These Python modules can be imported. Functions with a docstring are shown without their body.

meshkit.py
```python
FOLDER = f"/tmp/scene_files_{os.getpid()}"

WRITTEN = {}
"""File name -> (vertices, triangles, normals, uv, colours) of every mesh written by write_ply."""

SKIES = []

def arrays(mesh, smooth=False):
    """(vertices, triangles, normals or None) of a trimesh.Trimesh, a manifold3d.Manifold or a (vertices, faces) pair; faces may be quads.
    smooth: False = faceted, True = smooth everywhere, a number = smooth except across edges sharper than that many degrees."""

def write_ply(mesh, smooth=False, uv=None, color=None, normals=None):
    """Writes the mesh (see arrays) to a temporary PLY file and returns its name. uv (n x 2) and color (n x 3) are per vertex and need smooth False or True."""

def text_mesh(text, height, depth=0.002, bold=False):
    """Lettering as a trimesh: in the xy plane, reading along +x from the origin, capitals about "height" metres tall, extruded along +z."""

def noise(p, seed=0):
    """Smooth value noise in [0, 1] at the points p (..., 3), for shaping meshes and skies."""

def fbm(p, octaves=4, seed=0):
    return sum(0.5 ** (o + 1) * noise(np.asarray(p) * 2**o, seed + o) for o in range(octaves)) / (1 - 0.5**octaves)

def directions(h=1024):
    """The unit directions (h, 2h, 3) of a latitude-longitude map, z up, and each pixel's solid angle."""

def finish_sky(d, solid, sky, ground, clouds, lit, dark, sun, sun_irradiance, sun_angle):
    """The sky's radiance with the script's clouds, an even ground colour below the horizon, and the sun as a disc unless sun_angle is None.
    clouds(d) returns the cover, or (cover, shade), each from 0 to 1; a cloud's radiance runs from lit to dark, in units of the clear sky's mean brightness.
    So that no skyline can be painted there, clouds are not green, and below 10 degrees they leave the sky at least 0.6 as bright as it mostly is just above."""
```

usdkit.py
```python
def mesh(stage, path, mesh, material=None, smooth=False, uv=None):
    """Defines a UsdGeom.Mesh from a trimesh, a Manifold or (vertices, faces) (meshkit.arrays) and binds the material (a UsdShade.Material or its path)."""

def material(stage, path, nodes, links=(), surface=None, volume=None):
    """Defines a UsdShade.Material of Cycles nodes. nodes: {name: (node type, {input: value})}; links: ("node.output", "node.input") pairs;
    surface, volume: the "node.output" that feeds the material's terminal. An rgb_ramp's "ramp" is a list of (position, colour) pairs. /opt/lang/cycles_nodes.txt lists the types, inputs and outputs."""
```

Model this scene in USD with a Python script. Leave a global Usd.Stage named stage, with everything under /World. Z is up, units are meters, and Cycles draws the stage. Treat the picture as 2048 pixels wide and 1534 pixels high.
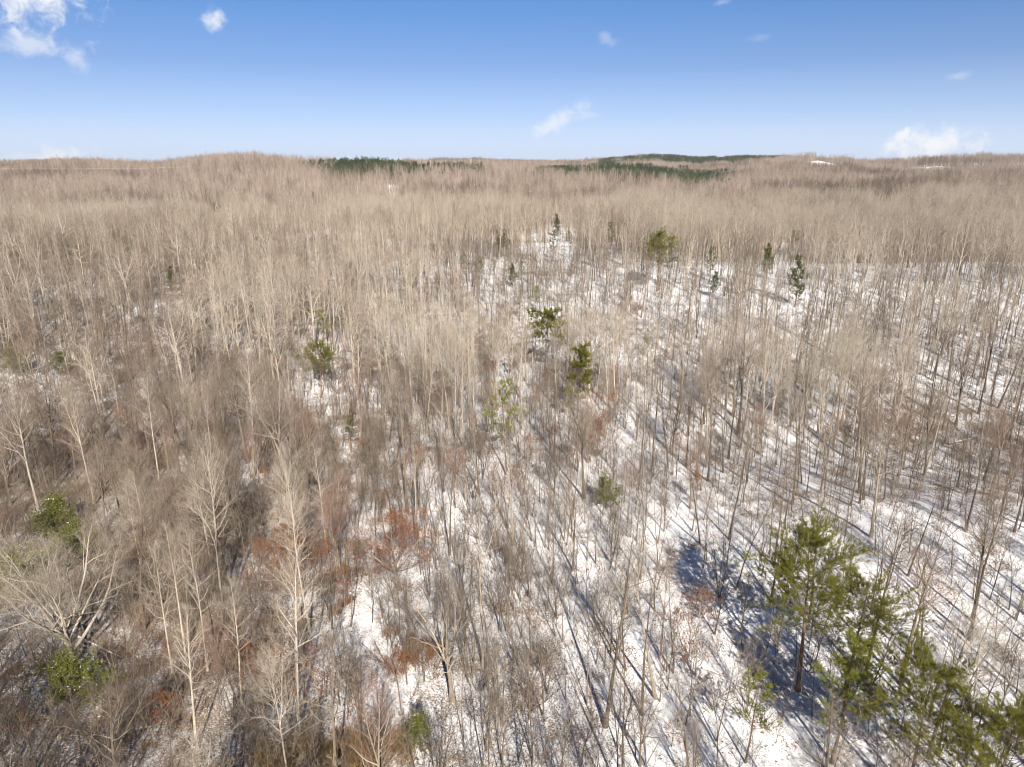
import math
import numpy as np
import usdkit
import meshkit
from pxr import Usd, UsdGeom, UsdLux, UsdShade, Gf, Sdf, Vt

stage = Usd.Stage.CreateInMemory()
UsdGeom.SetStageUpAxis(stage, "Z")
UsdGeom.SetStageMetersPerUnit(stage, 1.0)
UsdGeom.Xform.Define(stage, "/World")
UsdGeom.Scope.Define(stage, "/World/Looks")

# ---------------------------------------------------------------- camera, sky, sun, exposure
EYE = np.array([0.0, 0.0, 50.0])
PITCH = math.radians(17.2)
FPX = 1409.0                      # focal length in pixels of the 2048 px wide photograph
W0, H0 = 2048.0, 1534.0
SUN_AZ = math.radians(180 - 11.0)   # direction towards the sun, clockwise from +y
SUN_EL = math.radians(34.0)
SKY_STRENGTH = 0.062
SUN_INTENSITY = 1.2
EXPOSURE = 1.1

cam = UsdGeom.Camera.Define(stage, "/World/camera")
cam.CreateHorizontalApertureAttr(36.0)
cam.CreateFocalLengthAttr(36.0 * FPX / W0)
cam.CreateClippingRangeAttr(Gf.Vec2f(0.5, 60000))
cam.CreateExposureAttr(EXPOSURE)
cam.AddTranslateOp().Set(Gf.Vec3d(*EYE))
cam.AddRotateXOp().Set(90.0 - math.degrees(PITCH))

TO_SUN = np.array([math.sin(SUN_AZ) * math.cos(SUN_EL), math.cos(SUN_AZ) * math.cos(SUN_EL), math.sin(SUN_EL)])


def pixel_ray(px, py):
    """World direction of a pixel of the 2048 x 1534 photograph."""
    a, b = (px - W0 / 2) / FPX, (H0 / 2 - py) / FPX
    d = np.array([a, math.cos(PITCH) + b * math.sin(PITCH), -math.sin(PITCH) + b * math.cos(PITCH)])
    return d / np.linalg.norm(d)


def project(p):
    p = np.asarray(p, float) - EYE
    depth = p[..., 1] * math.cos(PITCH) - p[..., 2] * math.sin(PITCH)
    up = p[..., 1] * math.sin(PITCH) + p[..., 2] * math.cos(PITCH)
    return np.stack([W0 / 2 + FPX * p[..., 0] / depth, H0 / 2 - FPX * up / depth, depth], -1)


def sky_material():
    nodes = {
        "sky": ("sky_texture", {"sky_type": "single_scattering", "sun_disc": False, "sun_elevation": SUN_EL, "sun_rotation": SUN_AZ,
                                "altitude": 0.0, "air_density": 0.42, "aerosol_density": 0.0, "ozone_density": 6.5}),
        "geo": ("texture_coordinate", {}),
        "bg": ("background_shader", {"strength": SKY_STRENGTH}),
    }
    links = []
    # the pale band of haze that lies along the whole horizon
    nodes["xyz"] = ("separate_xyz", {})
    nodes["band"] = ("rgb_ramp", {"ramp": [(0.0, (0.92,) * 3), (0.03, (0.78,) * 3), (0.065, (0.42,) * 3), (0.12, (0.12,) * 3), (0.18, (0.04,) * 3), (0.26, (0.0,) * 3), (1.0, (0.0,) * 3)]})
    nodes["pale"] = ("mix_color", {"blend_type": "mix", "b": (5.25, 5.95, 7.3), "use_clamp": True})
    links += [("geo.generated", "xyz.vector"), ("xyz.z", "band.fac"), ("band.color", "pale.fac"), ("sky.color", "clear.a"), ("clear.result", "pale.a")]
    nodes["clear"] = ("mix_color", {"blend_type": "multiply", "fac": 1.0})
    nodes["hue"] = ("rgb_ramp", {"ramp": [(0.0, (1.0, 0.81, 0.72)), (0.06, (1.0, 0.88, 0.79)), (0.12, (1.07, 0.96, 0.87)), (0.18, (1.0, 1.09, 1.03)), (0.23, (0.96, 1.18, 1.15)), (1.0, (0.98, 1.12, 1.1))]})
    links += [("xyz.z", "hue.fac"), ("hue.color", "clear.b")]
    prev = "pale.result"
    # small fair-weather clouds: each a soft noisy patch of the sky in its own direction (px, py, half width, half height, tilt, amount, colour)
    clouds = [(75, -6, 100, 46, 8, 1.0), (70, 88, 72, 24, 2, 0.55), (148, 112, 22, 24, 10, 0.4), (424, 40, 26, 20, 5, 0.75),
              (1115, 243, 66, 20, 27, 0.55), (1170, 228, 40, 8, -5, 0.25), (1215, 79, 24, 13, -25, 0.28), (1870, 286, 100, 30, 4, 1.0),
              (1800, 280, 26, 18, 0, 0.8), (115, 316, 66, 20, 0, 1.0), (1520, 76, 24, 9, 10, 0.14), (1442, 5, 22, 8, 10, 0.3), (1915, 152, 24, 7, 5, 0.22)]
    nodes["nz"] = ("noise_texture", {"scale": 46.0, "detail": 7.0, "roughness": 0.62, "distortion": 0.4})
    links.append(("geo.generated", "nz.vector"))
    nodes["nz2"] = ("noise_texture", {"scale": 13.0, "detail": 4.0, "roughness": 0.55})
    links.append(("geo.generated", "nz2.vector"))
    for i, (px, py, a, b, tilt, amount) in enumerate(clouds):
        c = pixel_ray(px, py)
        right = np.cross(c, [0, 0, 1.0]); right /= np.linalg.norm(right)
        up = np.cross(right, c)
        t = math.radians(tilt)
        u = (right * math.cos(t) + up * math.sin(t)) / (a / FPX)
        v = (-right * math.sin(t) + up * math.cos(t)) / (b / FPX)
        n = f"c{i}"
        nodes[n + "u"] = ("vector_math", {"math_type": "dot_product", "vector2": tuple(u)})
        nodes[n + "v"] = ("vector_math", {"math_type": "dot_product", "vector2": tuple(v)})
        nodes[n + "w"] = ("vector_math", {"math_type": "dot_product", "vector2": tuple(c)})
        nodes[n + "uv"] = ("combine_xyz", {"z": 0.0})
        nodes[n + "r"] = ("vector_math", {"math_type": "length"})
        nodes[n + "d"] = ("math", {"math_type": "multiply_add", "value2": 2.6})       # noise * 2.6 + (-r)
        nodes[n + "neg"] = ("math", {"math_type": "multiply_add", "value2": -1.0, "value3": -0.62})
        nodes[n + "m"] = ("map_range", {"range_type": "smoothstep", "from_min": -0.35, "from_max": 0.75, "to_min": 0.0, "to_max": amount, "clamp": True})
        nodes[n + "f"] = ("math", {"math_type": "greater_than", "value2": 0.3})
        nodes[n + "k"] = ("math", {"math_type": "multiply"})
        nodes[n + "x"] = ("mix_color", {"blend_type": "mix", "b": (7.3, 7.4, 7.6), "use_clamp": True})
        links += [("geo.generated", n + "u.vector1"), ("geo.generated", n + "v.vector1"), ("geo.generated", n + "w.vector1"),
                  (n + "u.value", n + "uv.x"), (n + "v.value", n + "uv.y"), (n + "uv.vector", n + "r.vector1"),
                  (n + "r.value", n + "neg.value1"), ("nz.fac", n + "d.value1"), (n + "neg.value", n + "d.value3"), (n + "d.value", n + "m.value"),
                  (n + "w.value", n + "f.value1"), (n + "f.value", n + "k.value1"), (n + "m.result", n + "k.value2"),
                  (n + "k.value", n + "x.fac"), (prev, n + "x.a")]
        prev = n + "x.result"
    links.append((prev, "bg.color"))
    return usdkit.material(stage, "/World/Looks/sky", nodes, links, surface="bg.background")


dome = UsdLux.DomeLight.Define(stage, "/World/sky")
UsdShade.MaterialBindingAPI.Apply(dome.GetPrim()).Bind(sky_material())
dome.GetPrim().SetCustomDataByKey("kind", "structure")

sun = UsdLux.DistantLight.Define(stage, "/World/sun")
sun.CreateNormalizeAttr(True)
sun.CreateIntensityAttr(SUN_INTENSITY)
sun.CreateAngleAttr(0.5)
sun.CreateColorAttr(Gf.Vec3f(1.0, 0.93, 0.82))
sun.AddRotateZOp().Set(-math.degrees(SUN_AZ))        # turns the beam's axis to the sun's azimuth
sun.AddRotateXOp().Set(-(90.0 - math.degrees(SUN_EL)))


# ---------------------------------------------------------------- the lie of the land
def smooth(v, a, b):
    t = np.clip((np.asarray(v, float) - a) / (b - a), 0, 1)
    return t * t * (3 - 2 * t)


def bump(x, y, cx, cy, rx, ry):
    return np.exp(-(((x - cx) / rx) ** 2 + ((y - cy) / ry) ** 2))


def terrain(x, y):
    x, y = np.asarray(x, float), np.asarray(y, float)
    r = np.hypot(x, y)
    side = smooth(x / np.maximum(y, 30.0), 0.15, 0.45)                       # 1 on the right-hand hillside
    near = (1 - side) * 13.0 * smooth(y, 110, 340) + side * 12.0 * smooth(y, 125, 265)
    dip = (1 - side) * 5.0 * smooth(y, 350, 430) + side * 6.0 * smooth(y, 275, 350)
    z = near - dip
    z = z + 3.0 * bump(x, y, 62, 84, 26, 20) - 3.0 * bump(x, y, 85, 122, 50, 16)    # a knoll and a little draw on the right
    z = z - 3.5 * smooth(-x, 12, 48) * (1 - smooth(y, 90, 170))                    # the brushy hollow on the left
    z = z + 4.0 * bump(x, y, -108, 425, 40, 24)
    ang = x / np.maximum(np.abs(y), 1.0)
    # far rise of the country and its ridges
    z = z + 33.0 * smooth(r, 420, 1500) + 9.0 * smooth(r, 1500, 3200)
    z = z + 13.0 * bump(ang, r / 1000, -0.24, 1.05, 0.22, 0.20)                     # near ridge left of the middle
    z = z - 6.0 * bump(ang, r / 1000, -0.62, 1.5, 0.22, 0.5)
    z = z + 24.0 * bump(ang, r / 1000, 0.26, 2.35, 0.17, 0.32)                      # pine ridge
    z = z + 25.0 * smooth(ang, 0.22, 0.62) * bump(ang * 0, r / 1000, 0, 2.15, 1, 0.36)
    z = z + 13.0 * bump(ang, r / 1000, 0.425, 1.93, 0.04, 0.09) + 13.0 * bump(ang, r / 1000, 0.565, 1.90, 0.05, 0.09)
    z = z - 7.0 * bump(ang, r / 1000, 0.47, 2.1, 0.07, 0.5)
    z = z - 4.0 * smooth(ang, 0.3, 0.6) * bump(ang * 0, r / 1000, 0, 1.15, 1, 0.3)
    # saddles and shoulders of the skyline
    z = z + np.interp(ang, (np.array([0, 130, 280, 330, 430, 520, 600, 740, 860, 950, 1050, 1150, 1220, 1400, 1530, 1570, 1700, 1735, 1850, 1950, 2048]) - 1024) / 1475.0,
                      [-6, -2, -11, -9, 0, -1, -8, -3, -6, 1, -5, -10, -4, -14, -4, -1, -8, -16, -15, -10, -13]) * smooth(r, 800, 1150)
    z = z + (meshkit.fbm(np.stack([x / 55.0, y / 55.0, 0 * x], -1), 3, 4) - 0.5) * 3.2
    z = z + (meshkit.fbm(np.stack([x / 330.0, y / 330.0, 0 * x + 3], -1), 3, 9) - 0.5) * 16.0 * smooth(r, 380, 1000)
    z = z + (meshkit.fbm(np.stack([x / 210.0, y / 260.0, 0 * x + 11], -1), 2, 15) - 0.5) * 22.0 * smooth(r, 330, 620)
    return z


def ground_at(px, py, h=0.0):
    """Where the line of sight through a pixel meets the surface h above the ground; returns the point on the ground below it."""
    d = pixel_ray(px, py)
    lo = 5.0
    t = np.arange(5.0, 6000.0, 1.0)
    p = EYE + d * t[:, None]
    below = p[:, 2] < terrain(p[:, 0], p[:, 1]) + h
    k = int(np.argmax(below)) if below.any() else len(t) - 1
    q = EYE + d * t[max(k - 1, 0)]
    for _ in range(12):
        err = q[2] - terrain(q[0], q[1]) - h
        q = q + d * float(err) * 0.6
    return np.array([q[0], q[1], float(terrain(q[0], q[1]))])


# ---------------------------------------------------------------- materials
def mat(name, nodes, links, surface="p.BSDF", **k):
    return usdkit.material(stage, "/World/Looks/" + name, nodes, links, surface=surface, **k)


def bark_material(name, ramp, scale=1.6, pieces=0.0, far=False):
    """Bark: a tone of its own for each tree (and, for twigs, each piece a little lighter or darker), mottled with darker plates and pale lichen."""
    nodes = {
        "oi": ("object_info", {}), "tc": ("texture_coordinate", {}), "geo": ("geometry", {}),
        "map": ("mapping", {"mapping_type": "point", "scale": (7.0, 7.0, 1.3)}),
        "n": ("noise_texture", {"scale": scale, "detail": 4.0, "roughness": 0.65}),
        "tone": ("rgb_ramp", {"ramp": ramp}),
        "mr": ("map_range", {"from_min": 0.3, "from_max": 0.7, "to_min": 0.62, "to_max": 1.3, "clamp": True}),
        "pm": ("map_range", {"from_min": 0.0, "from_max": 1.0, "to_min": 1.0 - pieces, "to_max": 1.0 + pieces, "clamp": True}),
        "sc": ("math", {"math_type": "multiply"}),
        "mul": ("vector_math", {"math_type": "scale"}),
        "p": ("diffuse_bsdf", {"roughness": 0.6}),
    }
    links = [("tc.object", "map.vector"), ("map.vector", "n.vector"), ("n.fac", "mr.value"), ("geo.random_per_island", "pm.value"), ("mr.result", "sc.value1"), ("pm.result", "sc.value2"),
             ("tone.color", "mul.vector1"), ("sc.value", "mul.scale"), ("mul.vector", "p.color")]
    if far:
        nodes["at"] = ("attribute", {"attribute": "tone"})
        links.append(("at.fac", "tone.fac"))
    else:
        links.append(("oi.random", "tone.fac"))
    return mat(name, nodes, links)


M = {}
M["pale_bark"] = bark_material("pale_bark", [(0, (0.35, 0.30, 0.245)), (0.5, (0.43, 0.375, 0.315)), (1, (0.28, 0.235, 0.19))])
M["grey_bark"] = bark_material("grey_bark", [(0, (0.16, 0.13, 0.10)), (0.4, (0.26, 0.22, 0.175)), (0.8, (0.33, 0.285, 0.23)), (1, (0.20, 0.165, 0.13))])
M["dark_bark"] = bark_material("dark_bark", [(0, (0.085, 0.068, 0.052)), (0.5, (0.13, 0.105, 0.08)), (1, (0.19, 0.15, 0.115))])
M["pine_bark"] = bark_material("pine_bark", [(0, (0.17, 0.10, 0.065)), (1, (0.13, 0.085, 0.06))])
M["pale_twig"] = bark_material("pale_twig", [(0, (0.38, 0.32, 0.25)), (0.5, (0.54, 0.47, 0.38)), (1, (0.44, 0.36, 0.28))], pieces=0.35)
M["grey_twig"] = bark_material("grey_twig", [(0, (0.21, 0.165, 0.13)), (0.25, (0.33, 0.27, 0.215)), (0.5, (0.44, 0.365, 0.295)), (0.75, (0.29, 0.23, 0.185)), (1, (0.38, 0.29, 0.235))], pieces=0.4)
M["red_twig"] = bark_material("red_twig", [(0, (0.31, 0.185, 0.14)), (0.5, (0.27, 0.19, 0.145)), (1, (0.37, 0.215, 0.165))], pieces=0.4)
M["dark_twig"] = bark_material("dark_twig", [(0, (0.15, 0.115, 0.085)), (0.5, (0.25, 0.20, 0.15)), (1, (0.19, 0.145, 0.105))], pieces=0.45)
M["far_twig"] = bark_material("far_twig", [(0, (0.15, 0.115, 0.092)), (0.3, (0.29, 0.23, 0.188)), (0.55, (0.40, 0.325, 0.265)), (0.8, (0.52, 0.435, 0.365)), (0.9, (0.30, 0.195, 0.16)), (1, (0.22, 0.165, 0.132))], pieces=0.3, far=True)


def leaf_material(name, ramp, trans=0.3, attr_scale=1.0):
    nodes = {"geo": ("geometry", {}), "tone": ("rgb_ramp", {"ramp": ramp}), "d": ("diffuse_bsdf", {}), "t": ("translucent_bsdf", {}), "m": ("mix_closure", {"fac": trans})}
    links = [("geo.random_per_island", "tone.fac"), ("tone.color", "d.color"), ("tone.color", "t.color"), ("d.BSDF", "m.closure1"), ("t.BSDF", "m.closure2")]
    return mat(name, nodes, links, surface="m.closure")


M["needles"] = leaf_material("needles", [(0, (0.15, 0.145, 0.028)), (0.5, (0.24, 0.225, 0.05)), (1, (0.34, 0.30, 0.085))])
M["yellow_needles"] = leaf_material("yellow_needles", [(0, (0.19, 0.195, 0.035)), (0.5, (0.27, 0.265, 0.05)), (1, (0.16, 0.165, 0.035))])
M["dark_needles"] = leaf_material("dark_needles", [(0, (0.11, 0.12, 0.035)), (0.5, (0.175, 0.18, 0.05)), (1, (0.25, 0.24, 0.07))])
M["far_needles"] = bark_material("far_needles", [(0, (0.05, 0.068, 0.038)), (0.5, (0.085, 0.108, 0.058)), (1, (0.15, 0.165, 0.08))], pieces=0.4, far=True)
M["russet_leaf"] = leaf_material("russet_leaf", [(0, (0.23, 0.095, 0.04)), (0.5, (0.35, 0.155, 0.065)), (1, (0.46, 0.25, 0.12))])
M["holly_leaf"] = leaf_material("holly_leaf", [(0, (0.14, 0.15, 0.035)), (0.5, (0.29, 0.285, 0.055)), (1, (0.44, 0.41, 0.11))])
M["dry_grass"] = leaf_material("dry_grass", [(0, (0.30, 0.19, 0.07)), (0.5, (0.24, 0.20, 0.06)), (1, (0.36, 0.25, 0.10))])
M["snow"] = mat("snow", {"p": ("principled_bsdf", {"base_color": (0.82, 0.82, 0.83), "roughness": 0.7})}, [])
M["wire"] = mat("wire", {"p": ("principled_bsdf", {"base_color": (0.6, 0.58, 0.55), "roughness": 0.4, "metallic": 0.7})}, [])


def ground_material():
    """Thin snow over leaf litter: the litter shows in specks and patches, the more where the cover primvar says so."""
    nodes = {
        "geo": ("geometry", {}), "cov": ("attribute", {"attribute": "litter"}),
        "n1": ("noise_texture", {"scale": 5.5, "detail": 5.0, "roughness": 0.8}),
        "n2": ("noise_texture", {"scale": 0.22, "detail": 4.0, "roughness": 0.6}),
        "n3": ("noise_texture", {"scale": 7.0, "detail": 3.0, "roughness": 0.7}),
        "s1": ("math", {"math_type": "multiply", "value2": 1.0}),
        "a": ("math", {"math_type": "multiply_add", "value2": 0.55}),
        "b": ("math", {"math_type": "add"}),
        "m": ("map_range", {"range_type": "smoothstep", "from_min": 0.83, "from_max": 1.0, "to_min": 0.0, "to_max": 1.0, "clamp": True}),
        "lit": ("rgb_ramp", {"ramp": [(0.25, (0.085, 0.06, 0.042)), (0.45, (0.155, 0.112, 0.078)), (0.6, (0.22, 0.155, 0.105)), (0.8, (0.30, 0.225, 0.155))]}),
        "mix": ("mix_color", {"blend_type": "mix", "a": (0.80, 0.80, 0.81)}),
        "bump": ("bump", {"strength": 0.6, "distance": 0.12}),
        "p": ("principled_bsdf", {"roughness": 0.85, "specular_ior_level": 0.2}),
    }
    links = [("geo.position", "n1.vector"), ("geo.position", "n2.vector"), ("geo.position", "n3.vector"),
             ("n2.fac", "a.value1"), ("n1.fac", "a.value3"), ("a.value", "b.value1"), ("cov.fac", "b.value2"), ("b.value", "m.value"),
             ("n3.fac", "lit.fac"), ("lit.color", "mix.b"), ("m.result", "mix.fac"), ("mix.result", "p.base_color"),
             ("n1.fac", "bump.height"), ("bump.normal", "p.normal")]
    return mat("forest_floor", nodes, links)


M["floor"] = ground_material()


# ---------------------------------------------------------------- names and tags
_used = {}


def numbered(name):
    k = _used.get(name, 0)
    _used[name] = k + 1
    return name if k == 0 else f"{name}_{k:03d}"


def tag(prim, label=None, category=None, group=None, kind=None):
    for key, v in (("label", label), ("category", category), ("group", group), ("kind", kind)):
        if v:
            prim.SetCustomDataByKey(key, v)
    return prim


# ---------------------------------------------------------------- ground sheet
def axis(fine0, fine1, step, far, grow):
    a = list(np.arange(fine0, fine1 + 1e-6, step))
    s = step
    while a[-1] < far:
        s *= grow
        a.append(a[-1] + s)
    s = step
    while a[0] > -far:
        s *= grow
        a.insert(0, a[0] - s)
    return np.array(a)


def litter_cover(x, y):
    """How much leaf litter shows through the snow: 0 snow, 0.6 nearly bare."""
    brush = smooth(-x, 4, 30) * (1 - smooth(y, 85, 170))
    right = smooth(x / np.maximum(y, 30.0), 0.12, 0.3)
    c = 0.075 + 0.09 * brush + 0.05 * smooth(-x / np.maximum(y, 30), 0.1, 0.5) - 0.05 * right
    c = c + 0.12 * bump(x, y, 95, 135, 26, 18)            # the browner draw on the right
    return c + (meshkit.fbm(np.stack([x / 17.0, y / 17.0, 0 * x + 7], -1), 3, 21) - 0.5) * 0.26


gx, gy = axis(-140, 140, 2.0, 5200, 1.09), axis(-30, 330, 2.0, 5200, 1.09)
X, Y = np.meshgrid(gx, gy)
Z = terrain(X, Y)
nx_, ny_ = len(gx), len(gy)
idx = np.arange(nx_ * ny_).reshape(ny_, nx_)
quads = np.stack([idx[:-1, :-1], idx[:-1, 1:], idx[1:, 1:], idx[1:, :-1]], -1).reshape(-1, 4)
gm = usdkit.mesh(stage, "/World/ground", (np.stack([X, Y, Z], -1).reshape(-1, 3), quads), M["floor"], smooth=True)
UsdGeom.PrimvarsAPI(gm).CreatePrimvar("litter", Sdf.ValueTypeNames.FloatArray, "vertex").Set(Vt.FloatArray.FromNumpy(litter_cover(X, Y).astype(np.float32).ravel()))
tag(gm.GetPrim(), "snow-dusted forest floor with brown leaf litter showing through", "ground", kind="structure")


# ---------------------------------------------------------------- mesh building: tubes, spikes, leaves
class Mesh:
    def __init__(self):
        self.v, self.f, self.n = [], [], 0

    def add(self, v, f):
        self.v.append(v.reshape(-1, 3)); self.f.append(f.reshape(-1, 3) + self.n); self.n += len(self.v[-1])
        return self

    def get(self):
        return np.vstack(self.v), np.vstack(self.f)


def unit(a):
    return a / np.maximum(np.linalg.norm(a, axis=-1, keepdims=True), 1e-9)


def frames(T, rng):
    """Two normals along each of m polylines with tangents T (m, n, 3)."""
    ref = unit(rng.normal(size=(T.shape[0], 1, 3)) * [1, 1, 0.4])
    u = unit(ref - (ref * T).sum(-1, keepdims=True) * T + 1e-6)
    return u, np.cross(T, u)


def tangents(P):
    T = np.empty_like(P)
    T[:, 1:-1] = P[:, 2:] - P[:, :-2]
    T[:, 0], T[:, -1] = P[:, 1] - P[:, 0], P[:, -1] - P[:, -2]
    return unit(T)


def tubes(mesh, P, R, sides, rng):
    """Tapered tubes along m polylines P (m, n, 3) with radii R (m, n), closed to a point at the end."""
    m, n, _ = P.shape
    u, w = frames(tangents(P), rng)
    a = np.arange(sides) * 2 * np.pi / sides
    ring = P[:, :, None] + R[:, :, None, None] * (np.cos(a)[:, None] * u[:, :, None] + np.sin(a)[:, None] * w[:, :, None])
    ring = ring[:, :-1].reshape(m, -1, 3)
    V = np.concatenate([ring, P[:, -1:]], 1)
    k = np.arange(sides); j = (k + 1) % sides
    F = []
    for i in range(n - 2):
        b = i * sides
        F += [np.stack([b + k, b + j, b + sides + j], 1), np.stack([b + k, b + sides + j, b + sides + k], 1)]
    b = (n - 2) * sides
    F.append(np.stack([b + k, b + j, np.full(sides, (n - 1) * sides)], 1))
    F = np.vstack(F)
    mesh.add(V, (F[None] + (np.arange(m) * V.shape[1])[:, None, None]))
    return mesh


def grow(P, R, L, count, s0, s1, angle, length, rng, npts=4, up=0.3, wob=0.12, rad=0.5, rmin=0.004, spread=0.2, gravity=0.0, tip=0.12):
    """count side shoots on every polyline of P between s0 and s1 of its length; angle (start, end) from the parent's direction, length as a share of the parent's."""
    m, n, _ = P.shape
    k = m * count
    par = np.repeat(np.arange(m), count)
    s = (np.tile((np.arange(count) + 0.5) / count, m) + rng.uniform(-0.5, 0.5, k) / count) * (s1 - s0) + s0
    x = s * (n - 1)
    i = np.minimum(x.astype(int), n - 2)
    fr = (x - i)[:, None]
    base = P[par, i] * (1 - fr) + P[par, i + 1] * fr
    pr = R[par, i] * (1 - fr[:, 0]) + R[par, i + 1] * fr[:, 0]
    T = unit(P[par, i + 1] - P[par, i])
    phi = np.tile(np.arange(count) * 2.399, m) + np.repeat(rng.uniform(0, 6.28, m), count) + rng.normal(0, 0.5, k)
    ref = np.where(np.abs(T[:, 2:3]) > 0.9, [[1.0, 0, 0]], [[0, 0, 1.0]])
    u = unit(np.cross(T, ref)); w = np.cross(T, u)
    side = np.cos(phi)[:, None] * u + np.sin(phi)[:, None] * w
    t = (s - s0) / max(s1 - s0, 1e-6)
    ang = np.radians(angle[0] + (angle[1] - angle[0]) * t + rng.normal(0, 7, k))[:, None]
    D = unit(np.cos(ang) * T + np.sin(ang) * side + [0, 0, up * 0.4])
    ln = length(t) if callable(length) else np.full(k, length)
    ln = ln * L[par] * rng.uniform(1 - spread, 1 + spread, k)
    Q = np.empty((k, npts, 3)); Q[:, 0] = base
    d = D
    for q in range(1, npts):
        d = unit(d + rng.normal(0, wob, (k, 3)) + [0, 0, (up - gravity * q) / npts])
        Q[:, q] = Q[:, q - 1] + d * (ln / (npts - 1))[:, None]
    r0 = np.maximum(pr * rad, rmin)
    r0 = np.minimum(r0, np.maximum(ln * 0.016, rmin))
    RR = r0[:, None] * np.linspace(1, tip, npts)[None]
    return Q, RR, ln


def leaves(mesh, base, direction, length, width, rng, flat=0.0):
    """One little two-sided blade (two triangles folded along the midrib) at every base point."""
    k = len(base)
    d = unit(direction)
    side = unit(np.cross(d, rng.normal(size=(k, 3)) * [1, 1, 1 - flat] + [0, 0, flat * 2]))
    nrm = np.cross(side, d)
    ln, wd = np.broadcast_to(length, k)[:, None], np.broadcast_to(width, k)[:, None]
    mid = base + d * ln * 0.5
    V = np.stack([base, mid + side * wd * 0.5 + nrm * wd * 0.15, base + d * ln, mid - side * wd * 0.5 + nrm * wd * 0.15], 1)
    F = np.array([[0, 1, 2], [0, 2, 3]])
    mesh.add(V, F[None] + (np.arange(k) * 4)[:, None, None])
    return mesh


def slivers(mesh, base, direction, length, width, rng):
    """Needles: one thin triangle each."""
    k = len(base)
    d = unit(direction)
    side = unit(np.cross(d, rng.normal(size=(k, 3))))
    ln, wd = np.broadcast_to(length, k)[:, None], np.broadcast_to(width, k)[:, None]
    V = np.stack([base - side * wd * 0.5, base + side * wd * 0.5, base + d * ln], 1)
    mesh.add(V, np.arange(3)[None, None] + (np.arange(k) * 3)[:, None, None])
    return mesh


# ---------------------------------------------------------------- kinds of tree
KINDS = "/World/kinds"
stage.CreateClassPrim(KINDS)


def put(path, mesh, material, smooth=False, tone=None):
    v, f = mesh.get()
    m = usdkit.mesh(stage, path, (v, f), material, smooth=smooth)
    if tone is not None:
        UsdGeom.PrimvarsAPI(m).CreatePrimvar("tone", Sdf.ValueTypeNames.FloatArray, "vertex").Set(Vt.FloatArray.FromNumpy(np.asarray(tone, np.float32)))


def trunk_line(h, r, rng, n=10, wob=0.012, lean=0.02, sink=0.4):
    z = np.linspace(-sink, h, n)
    step = rng.normal(0, wob * h / n * 3, (n, 2)); step[0] = 0
    xy = np.cumsum(np.cumsum(step, 0) * 0.45, 0) + np.outer((z / h), rng.normal(0, lean * h, 2))
    xy -= xy[0]
    P = np.column_stack([xy, z])[None]
    t = np.clip(z / h, 0, 1)
    flare = 1 + 0.55 * np.exp(-np.maximum(z, 0) / 0.5)
    R = (r * (1 - 0.93 * t ** 0.9) * flare)[None]
    return P, R, np.array([h])


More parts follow.
